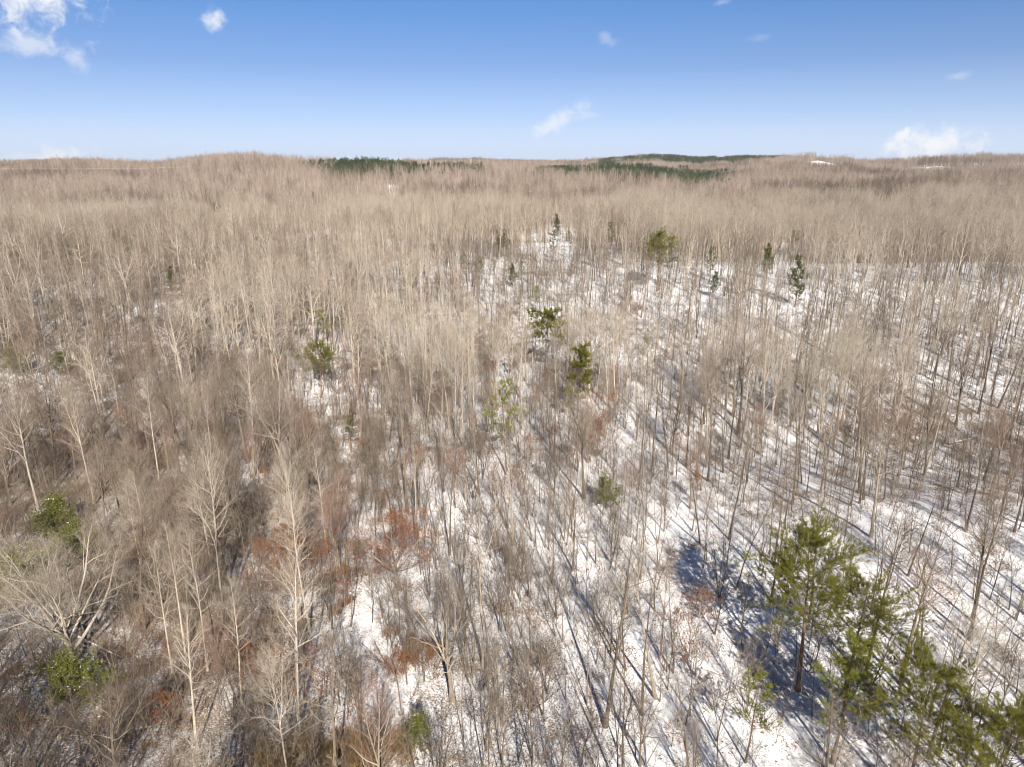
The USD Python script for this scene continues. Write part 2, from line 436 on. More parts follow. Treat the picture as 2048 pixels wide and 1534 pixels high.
def hardwood(name, seed, h, r, s0=0.45, nb=18, lmax=0.30, ang=(62, 28), bark="grey_bark", twig="grey_twig", detail=2, n2=6, n3=5, n4=2, wob=0.012, lean=0.02, up=0.35,
             shape=None, thick=1.0, lw=0.12, low=0, fork=0, fs=(0.35, 0.6), flen=0.5, fang=(24, 16), russet=0):
    """A bare hardwood: trunk, limbs, and a crown of branches and twigs. detail 2 near, 1 middle distance."""
    rng = np.random.default_rng(seed)
    root = f"{KINDS}/{name}"
    UsdGeom.Xform.Define(stage, root)
    tP, tR, tL = trunk_line(h, r, rng, n=12 if detail == 2 else 7, wob=wob, lean=lean)
    tr = Mesh(); tubes(tr, tP, tR, 8 if detail == 2 else 5, rng)
    if detail == 2:
        put(root + "/trunk", tr, M[bark], smooth=True)
    shape = shape or (lambda t: lmax * (0.75 + 0.5 * np.sin(np.clip(t * 1.1, 0, 1) * np.pi)) * (1.12 - 0.72 * t))
    n1 = 6 if detail == 2 else 4
    P1, R1, L1 = grow(tP, tR, tL, nb, s0, 0.985, ang, shape, rng, npts=n1, up=up, wob=lw, rad=0.62, rmin=0.022 * thick, tip=0.25)
    crown = Mesh()
    limbs = [(P1[i:i + 1], R1[i:i + 1]) for i in range(nb)]
    if fork:                                                     # leaders as stout as the trunk above them, with limbs of their own
        Pf, Rf, Lf = grow(tP, tR, tL, fork, fs[0], fs[1], fang, flen, rng, npts=8 if detail == 2 else 5, up=0.5, wob=0.09, rad=0.8, rmin=0.02, tip=0.12)
        Rf = np.maximum(Rf, r * 0.42 * np.linspace(1, 0.10, Rf.shape[1])[None])
        per = max(3, int(nb * 0.55))
        Pb, Rb, Lb = grow(Pf, Rf, Lf, per, 0.2, 0.98, (ang[0] - 8, ang[1]), lambda t: 0.46 - 0.22 * t, rng, npts=n1, up=up, wob=lw, rad=0.62, rmin=0.012, tip=0.2)
        limbs += [(Pf[i:i + 1], Rf[i:i + 1]) for i in range(fork)]
        limbs += [(Pb[i:i + 1], Rb[i:i + 1]) for i in range(len(Pb))]
        P1, R1, L1 = np.vstack([P1, Pb]), np.vstack([R1, Rb]), np.concatenate([L1, Lb])
    if low:
        Pl, Rl, Ll = grow(tP, tR, tL, low, 0.12, s0, (75, 60), 0.11, rng, npts=4, up=0.2, wob=0.15, rad=0.3, rmin=0.008, spread=0.5)
        tubes(crown, Pl, Rl, 3, rng)
        Pq, Rq, Lq = grow(Pl, Rl, Ll, 5, 0.3, 1.0, (50, 35), 0.45, rng, npts=3, up=0.2, rad=0.6, rmin=0.006 * thick)
        tubes(crown, Pq, Rq, 3, rng)
    if detail == 2:
        for i, (lp, lr) in enumerate(limbs):
            mm = Mesh(); tubes(mm, lp, lr, 5, rng)
            put(root + ("/limb" if i == 0 else f"/limb_{i:03d}"), mm, M[bark], smooth=True)
    else:
        tr = Mesh(); tubes(tr, tP, tR, 5, rng)
        for lp, lr in limbs:
            tubes(tr, lp, lr, 3, rng)
        put(root + "/trunk", tr, M[bark])
    P2, R2, L2 = grow(P1, R1, L1, n2, 0.15, 0.98, (55, 30), lambda t: 0.58 - 0.24 * t, rng, npts=4 if detail == 2 else 3, up=0.25, wob=0.16, rad=0.6, rmin=0.013 * thick)
    tubes(crown, P2, R2, 3, rng)
    P3, R3, L3 = grow(P2, R2, L2, n3, 0.15, 1.0, (52, 32), lambda t: 0.62 - 0.2 * t, rng, npts=3 if detail == 2 else 2, up=0.2, wob=0.2, rad=0.6, rmin=0.009 * thick)
    tubes(crown, P3, R3, 3, rng)
    if n4:
        P4, R4, L4 = grow(P3, R3, L3, n4, 0.2, 1.0, (50, 32), 0.6, rng, npts=2, up=0.15, wob=0.12, rad=0.7, rmin=0.007 * thick)
        tubes(crown, P4, R4, 3, rng)
    put(root + "/crown", crown, M[twig])
    if russet:
        lf = Mesh()
        src = P3[:, -1]
        src = src[rng.integers(0, len(src), russet)] + rng.normal(0, 0.10, (russet, 3))
        leaves(lf, src, rng.normal(size=(russet, 3)) + [0, 0, -0.4], rng.uniform(0.12, 0.2, russet), rng.uniform(0.08, 0.13, russet), rng)
        put(root + "/dead_leaves", lf, M["russet_leaf"])
    return root


def pine(name, seed, h, r, s0=0.35, nb=34, lmax=0.2, needles="needles", n2=8, tufts=6, per=12, ang=(88, 40), shape=None, nlen=0.17, nwid=0.014, up=0.25, dead=6, detail=2, lean=0.03):
    rng = np.random.default_rng(seed)
    root = f"{KINDS}/{name}"
    UsdGeom.Xform.Define(stage, root)
    tP, tR, tL = trunk_line(h, r, rng, n=12, wob=0.014, lean=lean)
    tr = Mesh(); tubes(tr, tP, tR, 8 if detail == 2 else 5, rng)
    put(root + "/trunk", tr, M["pine_bark"], smooth=True)
    shape = shape or (lambda t: lmax * (0.5 + 0.75 * np.sin(np.clip(t * 0.8 + 0.25, 0, 1) * np.pi)) * (1.05 - 0.55 * t))
    P1, R1, L1 = grow(tP, tR, tL, nb, s0, 0.99, ang, shape, rng, npts=6, up=up, wob=0.10, rad=0.4, rmin=0.012, spread=0.4, tip=0.25)
    if detail == 2:
        for i in range(nb):
            mm = Mesh(); tubes(mm, P1[i:i + 1], R1[i:i + 1], 5, rng)
            put(root + ("/limb" if i == 0 else f"/limb_{i:03d}"), mm, M["dark_bark"], smooth=True)
    twigs = Mesh()
    if detail < 2:
        tubes(twigs, P1, R1, 3, rng)
    if dead:
        Pd, Rd, Ld = grow(tP, tR, tL, dead, 0.12, s0, (85, 75), 0.10, rng, npts=4, up=0.05, wob=0.15, rad=0.25, rmin=0.012, spread=0.6)
        tubes(twigs, Pd, Rd, 3, rng)
        Pe, Re, Le = grow(Pd, Rd, Ld, 4, 0.3, 1.0, (50, 35), 0.4, rng, npts=2, up=0.0, rmin=0.006)
        tubes(twigs, Pe, Re, 3, rng)
    P2, R2, L2 = grow(P1, R1, L1, n2, 0.25, 1.0, (55, 35), lambda t: 0.42 - 0.2 * t, rng, npts=3, up=0.45, wob=0.14, rad=0.5, rmin=0.007)
    P2[:, :, 2] -= (P2[:, :, 2] - P2[:, :1, 2]) * 0.35                     # flattened sprays
    tubes(twigs, P2, R2, 3, rng)
    put(root + "/twigs", twigs, M["dark_bark"])
    # tufts of needles along the outer part of every side shoot
    m = len(P2)
    s = np.linspace(0.35, 1.0, tufts)
    x = s * 2
    i = np.minimum(x.astype(int), 1); fr = (x - i)[None, :, None]
    C = (P2[:, i] * (1 - fr) + P2[:, i + 1] * fr).reshape(-1, 3) + rng.normal(0, 0.10, (m * tufts, 3))
    D = np.repeat(unit(P2[:, 2] - P2[:, 1]), tufts, 0)
    keep = rng.random(len(C)) < np.repeat(np.clip(L2 / np.quantile(L2, 0.8), 0.12, 1), tufts) * np.where(np.repeat(np.arange(m) // n2 < nb * 0.25, tufts), 0.7, 1.0)
    C, D = C[keep], D[keep]
    C, D = np.repeat(C, per, 0), np.repeat(D, per, 0)
    k = len(C)
    nd = Mesh()
    slivers(nd, C + rng.normal(0, 0.05, (k, 3)), D * 0.9 + rng.normal(0, 0.42, (k, 3)) + [0, 0, 0.30], rng.uniform(0.7, 1.3, k) * nlen, nwid, rng)
    put(root + "/needles", nd, M[needles])
    return root


def evergreen_bush(name, seed, h, w, n=900, ragged=0.3, snow=0.25):
    """A broadleaf evergreen with glossy leaves and snow lying on some of them."""
    rng = np.random.default_rng(seed)
    root = f"{KINDS}/{name}"
    UsdGeom.Xform.Define(stage, root)
    tP, tR, tL = trunk_line(h * 0.92, 0.09, rng, n=8, wob=0.03)
    st = Mesh(); tubes(st, tP, tR, 6, rng)
    put(root + "/trunk", st, M["dark_bark"], smooth=True)
    P1, R1, L1 = grow(tP, tR, tL, 26, 0.15, 0.98, (72, 30), lambda t: (w / h) * (0.75 - 0.45 * t), rng, npts=5, up=0.3, wob=0.18, rad=0.5, rmin=0.01, spread=ragged)
    br = Mesh(); tubes(br, P1, R1, 4, rng)
    P2, R2, L2 = grow(P1, R1, L1, 6, 0.3, 1.0, (55, 35), 0.45, rng, npts=3, up=0.2, wob=0.2, rad=0.5, rmin=0.006)
    tubes(br, P2, R2, 3, rng)
    put(root + "/branches", br, M["dark_bark"])
    C = P2[:, 1:].reshape(-1, 3)
    per = max(1, n // len(C))
    C = np.repeat(C, per, 0); k = len(C)
    C = C + rng.normal(0, 0.16, (k, 3))
    D = rng.normal(size=(k, 3)) * [1, 1, 0.5] + [0, 0, -0.15]
    lf = Mesh(); leaves(lf, C, D, rng.uniform(0.16, 0.26, k), rng.uniform(0.08, 0.12, k), rng, flat=0.6)
    put(root + "/leaves", lf, M["holly_leaf"])
    sel = rng.random(k) < snow * (0.5 + 0.5 * (C[:, 0] * 0 + rng.random(k)))
    sn = Mesh(); leaves(sn, C[sel] + [0, 0, 0.025], D[sel] * [1, 1, 0.5], 0.15, 0.09, rng, flat=0.9)
    put(root + "/snow", sn, M["snow"])
    return root


def shrub(name, seed, h, stems, spread, twig="dark_twig", n1=7, n2=5, russet=0, bark=None):
    """A many-stemmed thicket bush."""
    rng = np.random.default_rng(seed)
    root = f"{KINDS}/{name}"
    UsdGeom.Xform.Define(stage, root)
    a = rng.uniform(0, 6.28, stems)
    n = 5
    P = np.zeros((stems, n, 3))
    base = np.column_stack([np.cos(a), np.sin(a), 0 * a]) * rng.uniform(0, 0.35, stems)[:, None]
    d = unit(np.column_stack([np.cos(a) * spread, np.sin(a) * spread, np.full(stems, 1.0)]) + rng.normal(0, 0.12, (stems, 3)))
    ln = h * rng.uniform(0.6, 1.1, stems)
    P[:, 0] = base - [0, 0, 0.2]
    for q in range(1, n):
        d = unit(d + rng.normal(0, 0.10, (stems, 3)) + [0, 0, 0.05])
        P[:, q] = P[:, q - 1] + d * (ln / (n - 1))[:, None]
    R = np.linspace(1, 0.25, n)[None] * (0.012 + 0.006 * h) * rng.uniform(0.7, 1.2, stems)[:, None]
    sm = Mesh(); tubes(sm, P, R, 4, rng)
    put(root + "/stems", sm, M[bark or twig])
    P1, R1, L1 = grow(P, R, ln, n1, 0.25, 1.0, (45, 28), lambda t: 0.45 - 0.2 * t, rng, npts=3, up=0.3, wob=0.15, rad=0.6, rmin=0.008)
    tw = Mesh(); tubes(tw, P1, R1, 3, rng)
    P2, R2, L2 = grow(P1, R1, L1, n2, 0.25, 1.0, (45, 30), 0.5, rng, npts=2, up=0.2, wob=0.15, rad=0.7, rmin=0.006)
    tubes(tw, P2, R2, 3, rng)
    put(root + "/twigs", tw, M[twig])
    if russet:
        lf = Mesh()
        src = P2[:, 1]
        per = max(1, russet // len(src))
        src = np.repeat(src, per, 0) + rng.normal(0, 0.12, (len(src) * per, 3))
        leaves(lf, src, rng.normal(size=(len(src), 3)) + [0, 0, -0.3], rng.uniform(0.10, 0.18, len(src)), rng.uniform(0.06, 0.10, len(src)), rng)
        put(root + "/dead_leaves", lf, M["russet_leaf"])
    return root


# near kinds (detail 2), the same look for the middle distance (detail 1)
NEAR, MID = {}, {}


def both(name, seed, **k):
    NEAR[name] = (hardwood(name, seed, detail=2, **k), k["h"])
    kk = dict(k)
    kk.update(n2=4, n3=3, n4=0, thick=k.get("thick", 1.0) * 2.1, low=1, nb=min(k["nb"], 10))
    if name[:3] in ("oak", "map", "pop"):
        kk.update(up=0.15, ang=(74, 34), lw=0.22, lmax=k["lmax"] * 1.15, fork=2 + (seed % 2), fang=(34, 22), s0=0.42, r=k["r"] * 1.25)
    if name[:3] in ("oak", "pop"):
        kk.update(bark="pale_bark")
    MID[name] = (hardwood("middle_" + name, seed + 500, detail=1, **kk), k["h"])


LETTER = "abcdefgh"
for i in range(5):
    both(f"poplar_{LETTER[i]}", 10 + i, h=21.0 + i * 0.7 - (i == 3) * 3, r=0.145 + 0.015 * i, s0=0.42 + 0.05 * (i % 3), nb=24, lmax=0.19, ang=(62, 30), bark="pale_bark", twig="pale_twig", n2=5, n3=4, low=3, fork=[0, 1, 0, 0, 1][i])
for i in range(6):
    both(f"oak_{LETTER[i]}", 40 + i, h=17.5 + (i % 3) * 1.4, r=0.19 + 0.02 * i, s0=0.38 + 0.05 * (i % 3), nb=15, lmax=0.27, ang=(66, 28), bark=["dark_bark", "grey_bark", "dark_bark"][i % 3], twig="grey_twig", n2=5, n3=4, wob=0.02, lean=0.03, lw=0.16, low=6, fork=[1, 2, 0, 2, 1, 3][i])
for i in range(3):
    both(f"maple_{LETTER[i]}", 70 + i, h=13.5 + i, r=0.14 + 0.02 * i, s0=0.33, nb=17, lmax=0.27, ang=(56, 24), bark="grey_bark", twig="red_twig", n2=5, n3=5, wob=0.02, lean=0.03, low=3, fork=[1, 2, 1][i])
for i in range(3):
    both(f"dogwood_{LETTER[i]}", 90 + i, h=8.0 + i * 1.5, r=0.085 + 0.012 * i, s0=0.22, nb=13, lmax=0.34, ang=(60, 26), bark="dark_bark", twig="dark_twig", n2=5, n3=4, n4=2, wob=0.035, lean=0.06, lw=0.16, fork=[1, 2, 2][i], fs=(0.15, 0.4))
for i in range(4):
    both(f"slim_{LETTER[i]}", 105 + i, h=12.0 + i * 1.7, r=0.075 + 0.012 * i, s0=0.40, nb=14, lmax=0.17, ang=(58, 28), bark="dark_bark", twig=["grey_twig", "dark_twig"][i % 2], n2=5, n3=4, n4=2, wob=0.03, lean=0.03, low=4)

for i in range(5):
    both(f"pole_{LETTER[i]}", 112 + i, h=16.5 + i * 1.1, r=0.14 + 0.018 * i, s0=0.56, nb=10, lmax=0.15, ang=(66, 30), bark=["dark_bark", "dark_bark", "grey_bark"][i % 3], twig="grey_twig", n2=4, n3=4, n4=2, wob=0.018, lean=0.02, low=3, fork=[0, 0, 1, 0, 1][i], fs=(0.5, 0.65), flen=0.35)

SPREADING = hardwood("spreading_a", 130, h=13.5, r=0.26, s0=0.24, nb=11, lmax=0.42, ang=(70, 32), bark="pale_bark", twig="pale_twig", n2=9, n3=7, n4=3, lw=0.15, fork=7, fs=(0.15, 0.36), flen=0.78, fang=(62, 34), up=0.3, wob=0.02)
SPREADING_B = hardwood("spreading_b", 133, h=14.5, r=0.28, s0=0.28, nb=10, lmax=0.40, ang=(70, 30), bark="grey_bark", twig="grey_twig", n2=7, n3=6, n4=3, lw=0.15, fork=4, fs=(0.2, 0.4), flen=0.65, fang=(48, 28), up=0.25, wob=0.03)
SPREADING_C = hardwood("spreading_c", 136, h=12.0, r=0.22, s0=0.26, nb=12, lmax=0.42, ang=(68, 32), bark="grey_bark", twig="red_twig", n2=8, n3=6, n4=3, lw=0.15, fork=3, fs=(0.2, 0.4), flen=0.65, fang=(48, 28), up=0.25, wob=0.03, russet=5000)

SAPLINGS = []
for i in range(6):
    hh = 3.5 + i * 1.1
    SAPLINGS.append((hardwood(f"sapling_{LETTER[i]}", 120 + i, h=hh, r=0.028 + 0.007 * i, s0=0.25, nb=11, lmax=0.26, ang=(58, 28), bark="dark_bark", twig=["dark_twig", "grey_twig"][i % 2],
                              detail=1, n2=4, n3=4, n4=0, wob=0.035, lean=0.05), hh))
BEECH = []
for i in range(4):
    hh = 4.0 + i * 1.6
    BEECH.append((hardwood(f"beech_{LETTER[i]}", 150 + i, h=hh, r=0.035 + 0.012 * i, s0=0.15, nb=14, lmax=0.36, ang=(72, 32), bark="grey_bark", twig="red_twig", detail=1, n2=5, n3=5, n4=0, russet=650), hh))
SHRUBS = []
for i in range(6):
    hh = 1.8 + 0.45 * i
    SHRUBS.append((shrub(f"thicket_{LETTER[i]}", 180 + i, hh, 6 + i, 0.8, twig=["dark_twig", "grey_twig", "grey_twig"][i % 3], n1=5, n2=4, russet=[0, 0, 0, 160, 0, 0][i]), hh))
LEAFY = (shrub("leafy_thicket", 190, 2.0, 16, 1.1, twig="red_twig", n1=8, n2=6, russet=2200), 2.0)
GRASSY = (shrub("grassy_thicket", 191, 2.2, 40, 0.7, twig="dry_grass", n1=8, n2=5), 2.2)

PINES = {}
ROUND = lambda t: 0.30 * np.clip(1.02 - t, 0, 1) ** 0.36 * np.minimum(1, 0.55 + 2.2 * t)
PINES["wide_pine"] = (pine("wide_pine", 201, h=17.5, r=0.24, s0=0.48, nb=50, lmax=0.3, n2=12, tufts=9, per=14, shape=lambda t: 1.34 * ROUND(t), nlen=0.38, nwid=0.027, up=0.12), 17.5)
PINES["tall_pine"] = (pine("tall_pine", 202, h=16.0, r=0.20, s0=0.38, nb=40, n2=11, tufts=9, per=13, needles="yellow_needles", shape=lambda t: 0.72 * ROUND(t), nlen=0.32, nwid=0.024), 16.0)
PINES["flat_pine"] = (pine("flat_pine", 203, h=12.0, r=0.16, s0=0.55, nb=24, n2=9, tufts=7, per=14, shape=lambda t: 1.15 * ROUND(t), nlen=0.36, nwid=0.06, up=0.1), 12.0)
PINES["layered_pine"] = (pine("layered_pine", 207, h=12.5, r=0.15, s0=0.30, nb=26, n2=9, tufts=7, per=14, shape=lambda t: 0.78 * ROUND(t), nlen=0.34, nwid=0.06, up=0.0), 12.5)
PINES["sparse_pine"] = (pine("sparse_pine", 204, h=15.0, r=0.15, s0=0.40, nb=22, n2=6, tufts=6, per=11, needles="yellow_needles", shape=lambda t: 0.8 * ROUND(t), nlen=0.32, nwid=0.045), 15.0)
PINES["cedar"] = (pine("cedar", 205, h=11.0, r=0.13, s0=0.16, nb=46, n2=7, tufts=5, per=8, needles="dark_needles", ang=(70, 35), shape=lambda t: 0.22 * (1.05 - 0.75 * t ** 2) * np.minimum(1, 0.55 + 3 * t), dead=0, nlen=0.32, nwid=0.07), 11.0)
PINES["dark_pine"] = (pine("dark_pine", 206, h=14.0, r=0.15, s0=0.36, nb=26, n2=7, tufts=5, per=9, needles="dark_needles", shape=lambda t: 0.72 * ROUND(t), nlen=0.34, nwid=0.06), 14.0)
MID_PINES = [pine(f"middle_pine_{LETTER[i]}", 240 + i, h=13.5 + i, r=0.16, s0=0.28, nb=22, n2=5, tufts=4, per=7, needles=["needles", "dark_needles", "needles"][i], shape=lambda t: 0.7 * ROUND(t), nlen=0.5, nwid=0.10, detail=1, dead=0) for i in range(3)]
BUSHES = {"broadleaf_a": (evergreen_bush("broadleaf_a", 221, 5.0, 5.0, n=6500, ragged=0.6, snow=0.05), 5.0), "broadleaf_b": (evergreen_bush("broadleaf_b", 222, 4.0, 3.2, n=4200, ragged=0.6, snow=0.05), 4.0)}


def far_patch(name, seed, size, count, evergreen=False):
    """A patch of distant forest: every tree a trunk with its branches, small as it is."""
    rng = np.random.default_rng(seed)
    root = f"{KINDS}/{name}"
    UsdGeom.Xform.Define(stage, root)
    tr, cr, nd = Mesh(), Mesh(), Mesh()
    tone_t, tone_c, tone_n = [], [], []
    for k in range(count):
        h = rng.uniform(12, 21) * (0.9 if evergreen else 1.0)
        tP, tR, tL = trunk_line(h, rng.uniform(0.18, 0.30), rng, n=4, wob=0.03)
        off = np.array([*rng.uniform(-size / 2, size / 2, 2), 0.0])
        tP = tP + off
        tubes(tr, tP, tR * 1.3, 4, rng)
        tone = float(np.clip(((seed * 0.37) % 1.0) * 0.75 + rng.normal(0.12, 0.16), 0, 1))
        tone_t += [min(tone + 0.15, 0.8)] * (tr.n - len(tone_t))
        if evergreen and rng.random() > 0.10:
            P1, R1, L1 = grow(tP, tR, tL, 15, 0.25, 1.0, (80, 40), lambda t: 0.24 * (1.05 - t) ** 0.5, rng, npts=3, up=0.2, rmin=0.03)
            C = np.repeat(P1[:, 1:].reshape(-1, 3), 6, 0)
            leaves(nd, C + rng.normal(0, 0.35, C.shape), rng.normal(size=C.shape) + [0, 0, 0.5], 1.0, 0.45, rng)
            tone_n += [tone] * (nd.n - len(tone_n))
        else:
            wide = rng.uniform(0.75, 1.4)
            P1, R1, L1 = grow(tP, tR, tL, 11, 0.35, 1.0, (62, 26), lambda t: wide * (0.28 - 0.12 * t), rng, npts=3, up=0.35, rmin=0.09, wob=0.2)
            tubes(cr, P1, R1, 3, rng)
            P2, R2, L2 = grow(P1, R1, L1, 4, 0.15, 1.0, (55, 30), lambda t: 0.6 - 0.25 * t, rng, npts=2, up=0.25, rmin=0.065)
            tubes(cr, P2, R2, 3, rng)
            tone_c += [tone] * (cr.n - len(tone_c))
    put(root + "/trunks", tr, M["far_twig"], tone=tone_t)
    if cr.n:
        put(root + "/crowns", cr, M["far_twig"], tone=tone_c)
    if nd.n:
        put(root + "/needles", nd, M["far_needles"], tone=tone_n)
    return root


FAR = [far_patch(f"far_patch_{LETTER[i]}", 300 + i, 27.0, 27) for i in range(8)]
FAR_PINE = [far_patch(f"far_pine_patch_{LETTER[i]}", 320 + i, 27.0, 25, True) for i in range(3)]


def weed(name, seed, h, n, material, leaf=0):
    rng = np.random.default_rng(seed)
    root = f"{KINDS}/{name}"
    UsdGeom.Xform.Define(stage, root)
    mm = Mesh()
    a = rng.uniform(0, 6.28, n)
    base = np.column_stack([rng.normal(0, 0.25, (n, 2)), np.full(n, -0.05)])
    d = np.column_stack([np.cos(a), np.sin(a), rng.uniform(0.3, 1.6, n)])
    slivers(mm, base, d, rng.uniform(0.5, 1.2, n) * h, 0.02, rng)
    put(root + "/stalks", mm, M[material])
    if leaf:
        lf = Mesh()
        c = np.column_stack([rng.normal(0, 0.45, (leaf, 2)), rng.uniform(0.01, 0.06, leaf)])
        leaves(lf, c, rng.normal(size=(leaf, 3)) * [1, 1, 0.25], rng.uniform(0.10, 0.18, leaf), rng.uniform(0.06, 0.11, leaf), rng, flat=0.6)
        put(root + "/fallen_leaves", lf, M["russet_leaf"])
    return root


WEEDS = [weed("weed_a", 401, 0.5, 14, "dark_twig", 6), weed("weed_b", 402, 0.9, 12, "red_twig", 3), weed("weed_c", 403, 0.35, 8, "dark_twig", 22)]
GRASS = weed("grass_a", 405, 1.0, 60, "dry_grass")


def log_mesh(path, length, r, seed, bend=0.06, snow=True, forked=False, bark="grey_bark"):
    rng = np.random.default_rng(seed)
    n = 9
    x = np.linspace(0, length, n)
    y = np.cumsum(rng.normal(0, bend * length / n, n)); z = np.cumsum(rng.normal(0, 0.3 * bend * length / n, n)) + r
    P = np.column_stack([x, y, z])[None]
    R = (r * np.linspace(1, 0.35, n))[None]
    t = Mesh(); tubes(t, P, R, 7, rng)
    put(path + "/trunk", t, M[bark], smooth=True)
    Pb, Rb, Lb = grow(P, R, np.array([length]), 9, 0.35, 1.0, (55, 30), lambda t: 0.3 - 0.12 * t, rng, npts=4, up=0.2, wob=0.2, rad=0.6, rmin=0.015)
    b = Mesh(); tubes(b, Pb, Rb, 4, rng)
    put(path + "/branches", b, M[bark])
    if snow:
        S = P[:, :-1].copy(); S[:, :, 2] += R[:, :-1] * 0.75
        sn = Mesh(); tubes(sn, S, R[:, :-1] * 0.62, 6, rng)
        put(path + "/snow", sn, M["snow"], smooth=True)


# ---------------------------------------------------------------- placing
things = []          # everything that is one thing in its own right: its prim, what it looks like, where it stands


def place(name, kind, pos, yaw, scale=1.0, lean=(0.0, 0.0), label=None, category=None, group=None, look=None, h=10.0):
    x = UsdGeom.Xform.Define(stage, "/World/" + numbered(name))
    x.AddTranslateOp().Set(Gf.Vec3d(*map(float, pos)))
    x.AddRotateXYZOp().Set(Gf.Vec3f(float(lean[0]), float(lean[1]), float(math.degrees(yaw))))
    x.AddScaleOp().Set(Gf.Vec3f(*(np.broadcast_to(scale, 3).astype(float).tolist())))
    p = x.GetPrim()
    p.GetReferences().AddInternalReference(kind)
    p.SetInstanceable(True)
    things.append([p, look, np.array(pos, float), h, label])
    return tag(p, label, category, group)


def scatter(name, protos, pos, which, yaw, scale, label, category=None, tilt=2.5):
    """Many plants that read as one mass: one PointInstancer."""
    path = "/World/" + numbered(name)
    pi = UsdGeom.PointInstancer.Define(stage, path)
    targets = []
    for i, k in enumerate(protos):
        q = UsdGeom.Xform.Define(stage, f"{path}/{'plant' if i == 0 else f'plant_{i:03d}'}")
        q.GetPrim().GetReferences().AddInternalReference(k)
        targets.append(q.GetPath())
    pi.CreatePrototypesRel().SetTargets(targets)
    n = len(pos)
    pi.CreatePositionsAttr(Vt.Vec3fArray.FromNumpy(np.asarray(pos, np.float32)))
    pi.CreateProtoIndicesAttr(Vt.IntArray.FromNumpy(np.asarray(which, np.int32)))
    h = np.asarray(yaw) / 2
    trng = np.random.default_rng(n)
    a, b = np.radians(trng.normal(0, tilt, (2, n))) / 2                      # a little lean on every plant
    q = np.column_stack([a * np.cos(h) + b * np.sin(h), b * np.cos(h) - a * np.sin(h), np.sin(h), np.cos(h)])
    q = (q / np.linalg.norm(q, axis=1, keepdims=True)).astype(np.float16)   # imaginary first, real last
    pi.CreateOrientationsAttr(Vt.QuathArray.FromNumpy(q))
    pi.CreateScalesAttr(Vt.Vec3fArray.FromNumpy(np.repeat(np.asarray(scale, np.float32)[:, None], 3, 1)))
    return tag(pi.GetPrim(), label, category, kind="stuff")


def in_view(pos, h=15.0, margin=60):
    h = np.broadcast_to(h, len(pos))
    a, b = project(pos), project(pos + np.column_stack([0 * h, 0 * h, h]))
    ok = (a[:, 2] > 1) & (b[:, 2] > 1)
    return ok & (np.minimum(a[:, 0], b[:, 0]) < W0 + margin) & (np.maximum(a[:, 0], b[:, 0]) > -margin) & (b[:, 1] < H0 + margin)


rng = np.random.default_rng(5)


def jittered(x0, x1, y0, y1, cell):
    gx, gy = np.meshgrid(np.arange(x0, x1, cell), np.arange(y0, y1, cell))
    return np.column_stack([gx.ravel(), gy.ravel()]) + rng.uniform(0, cell, (gx.size, 2))


def with_z(p):
    return np.column_stack([p, terrain(p[:, 0], p[:, 1])])


HEROES = []      # picked things that stay in sight: ground point, height, half width of the crown, where the crown begins
taken = []       # spots kept clear of the scattered trees: (x, y, radius)


def top_at(px, py, h):
    """Ground point of something h tall whose top is seen at a pixel."""
    g = ground_at(px, py, h)
    return g


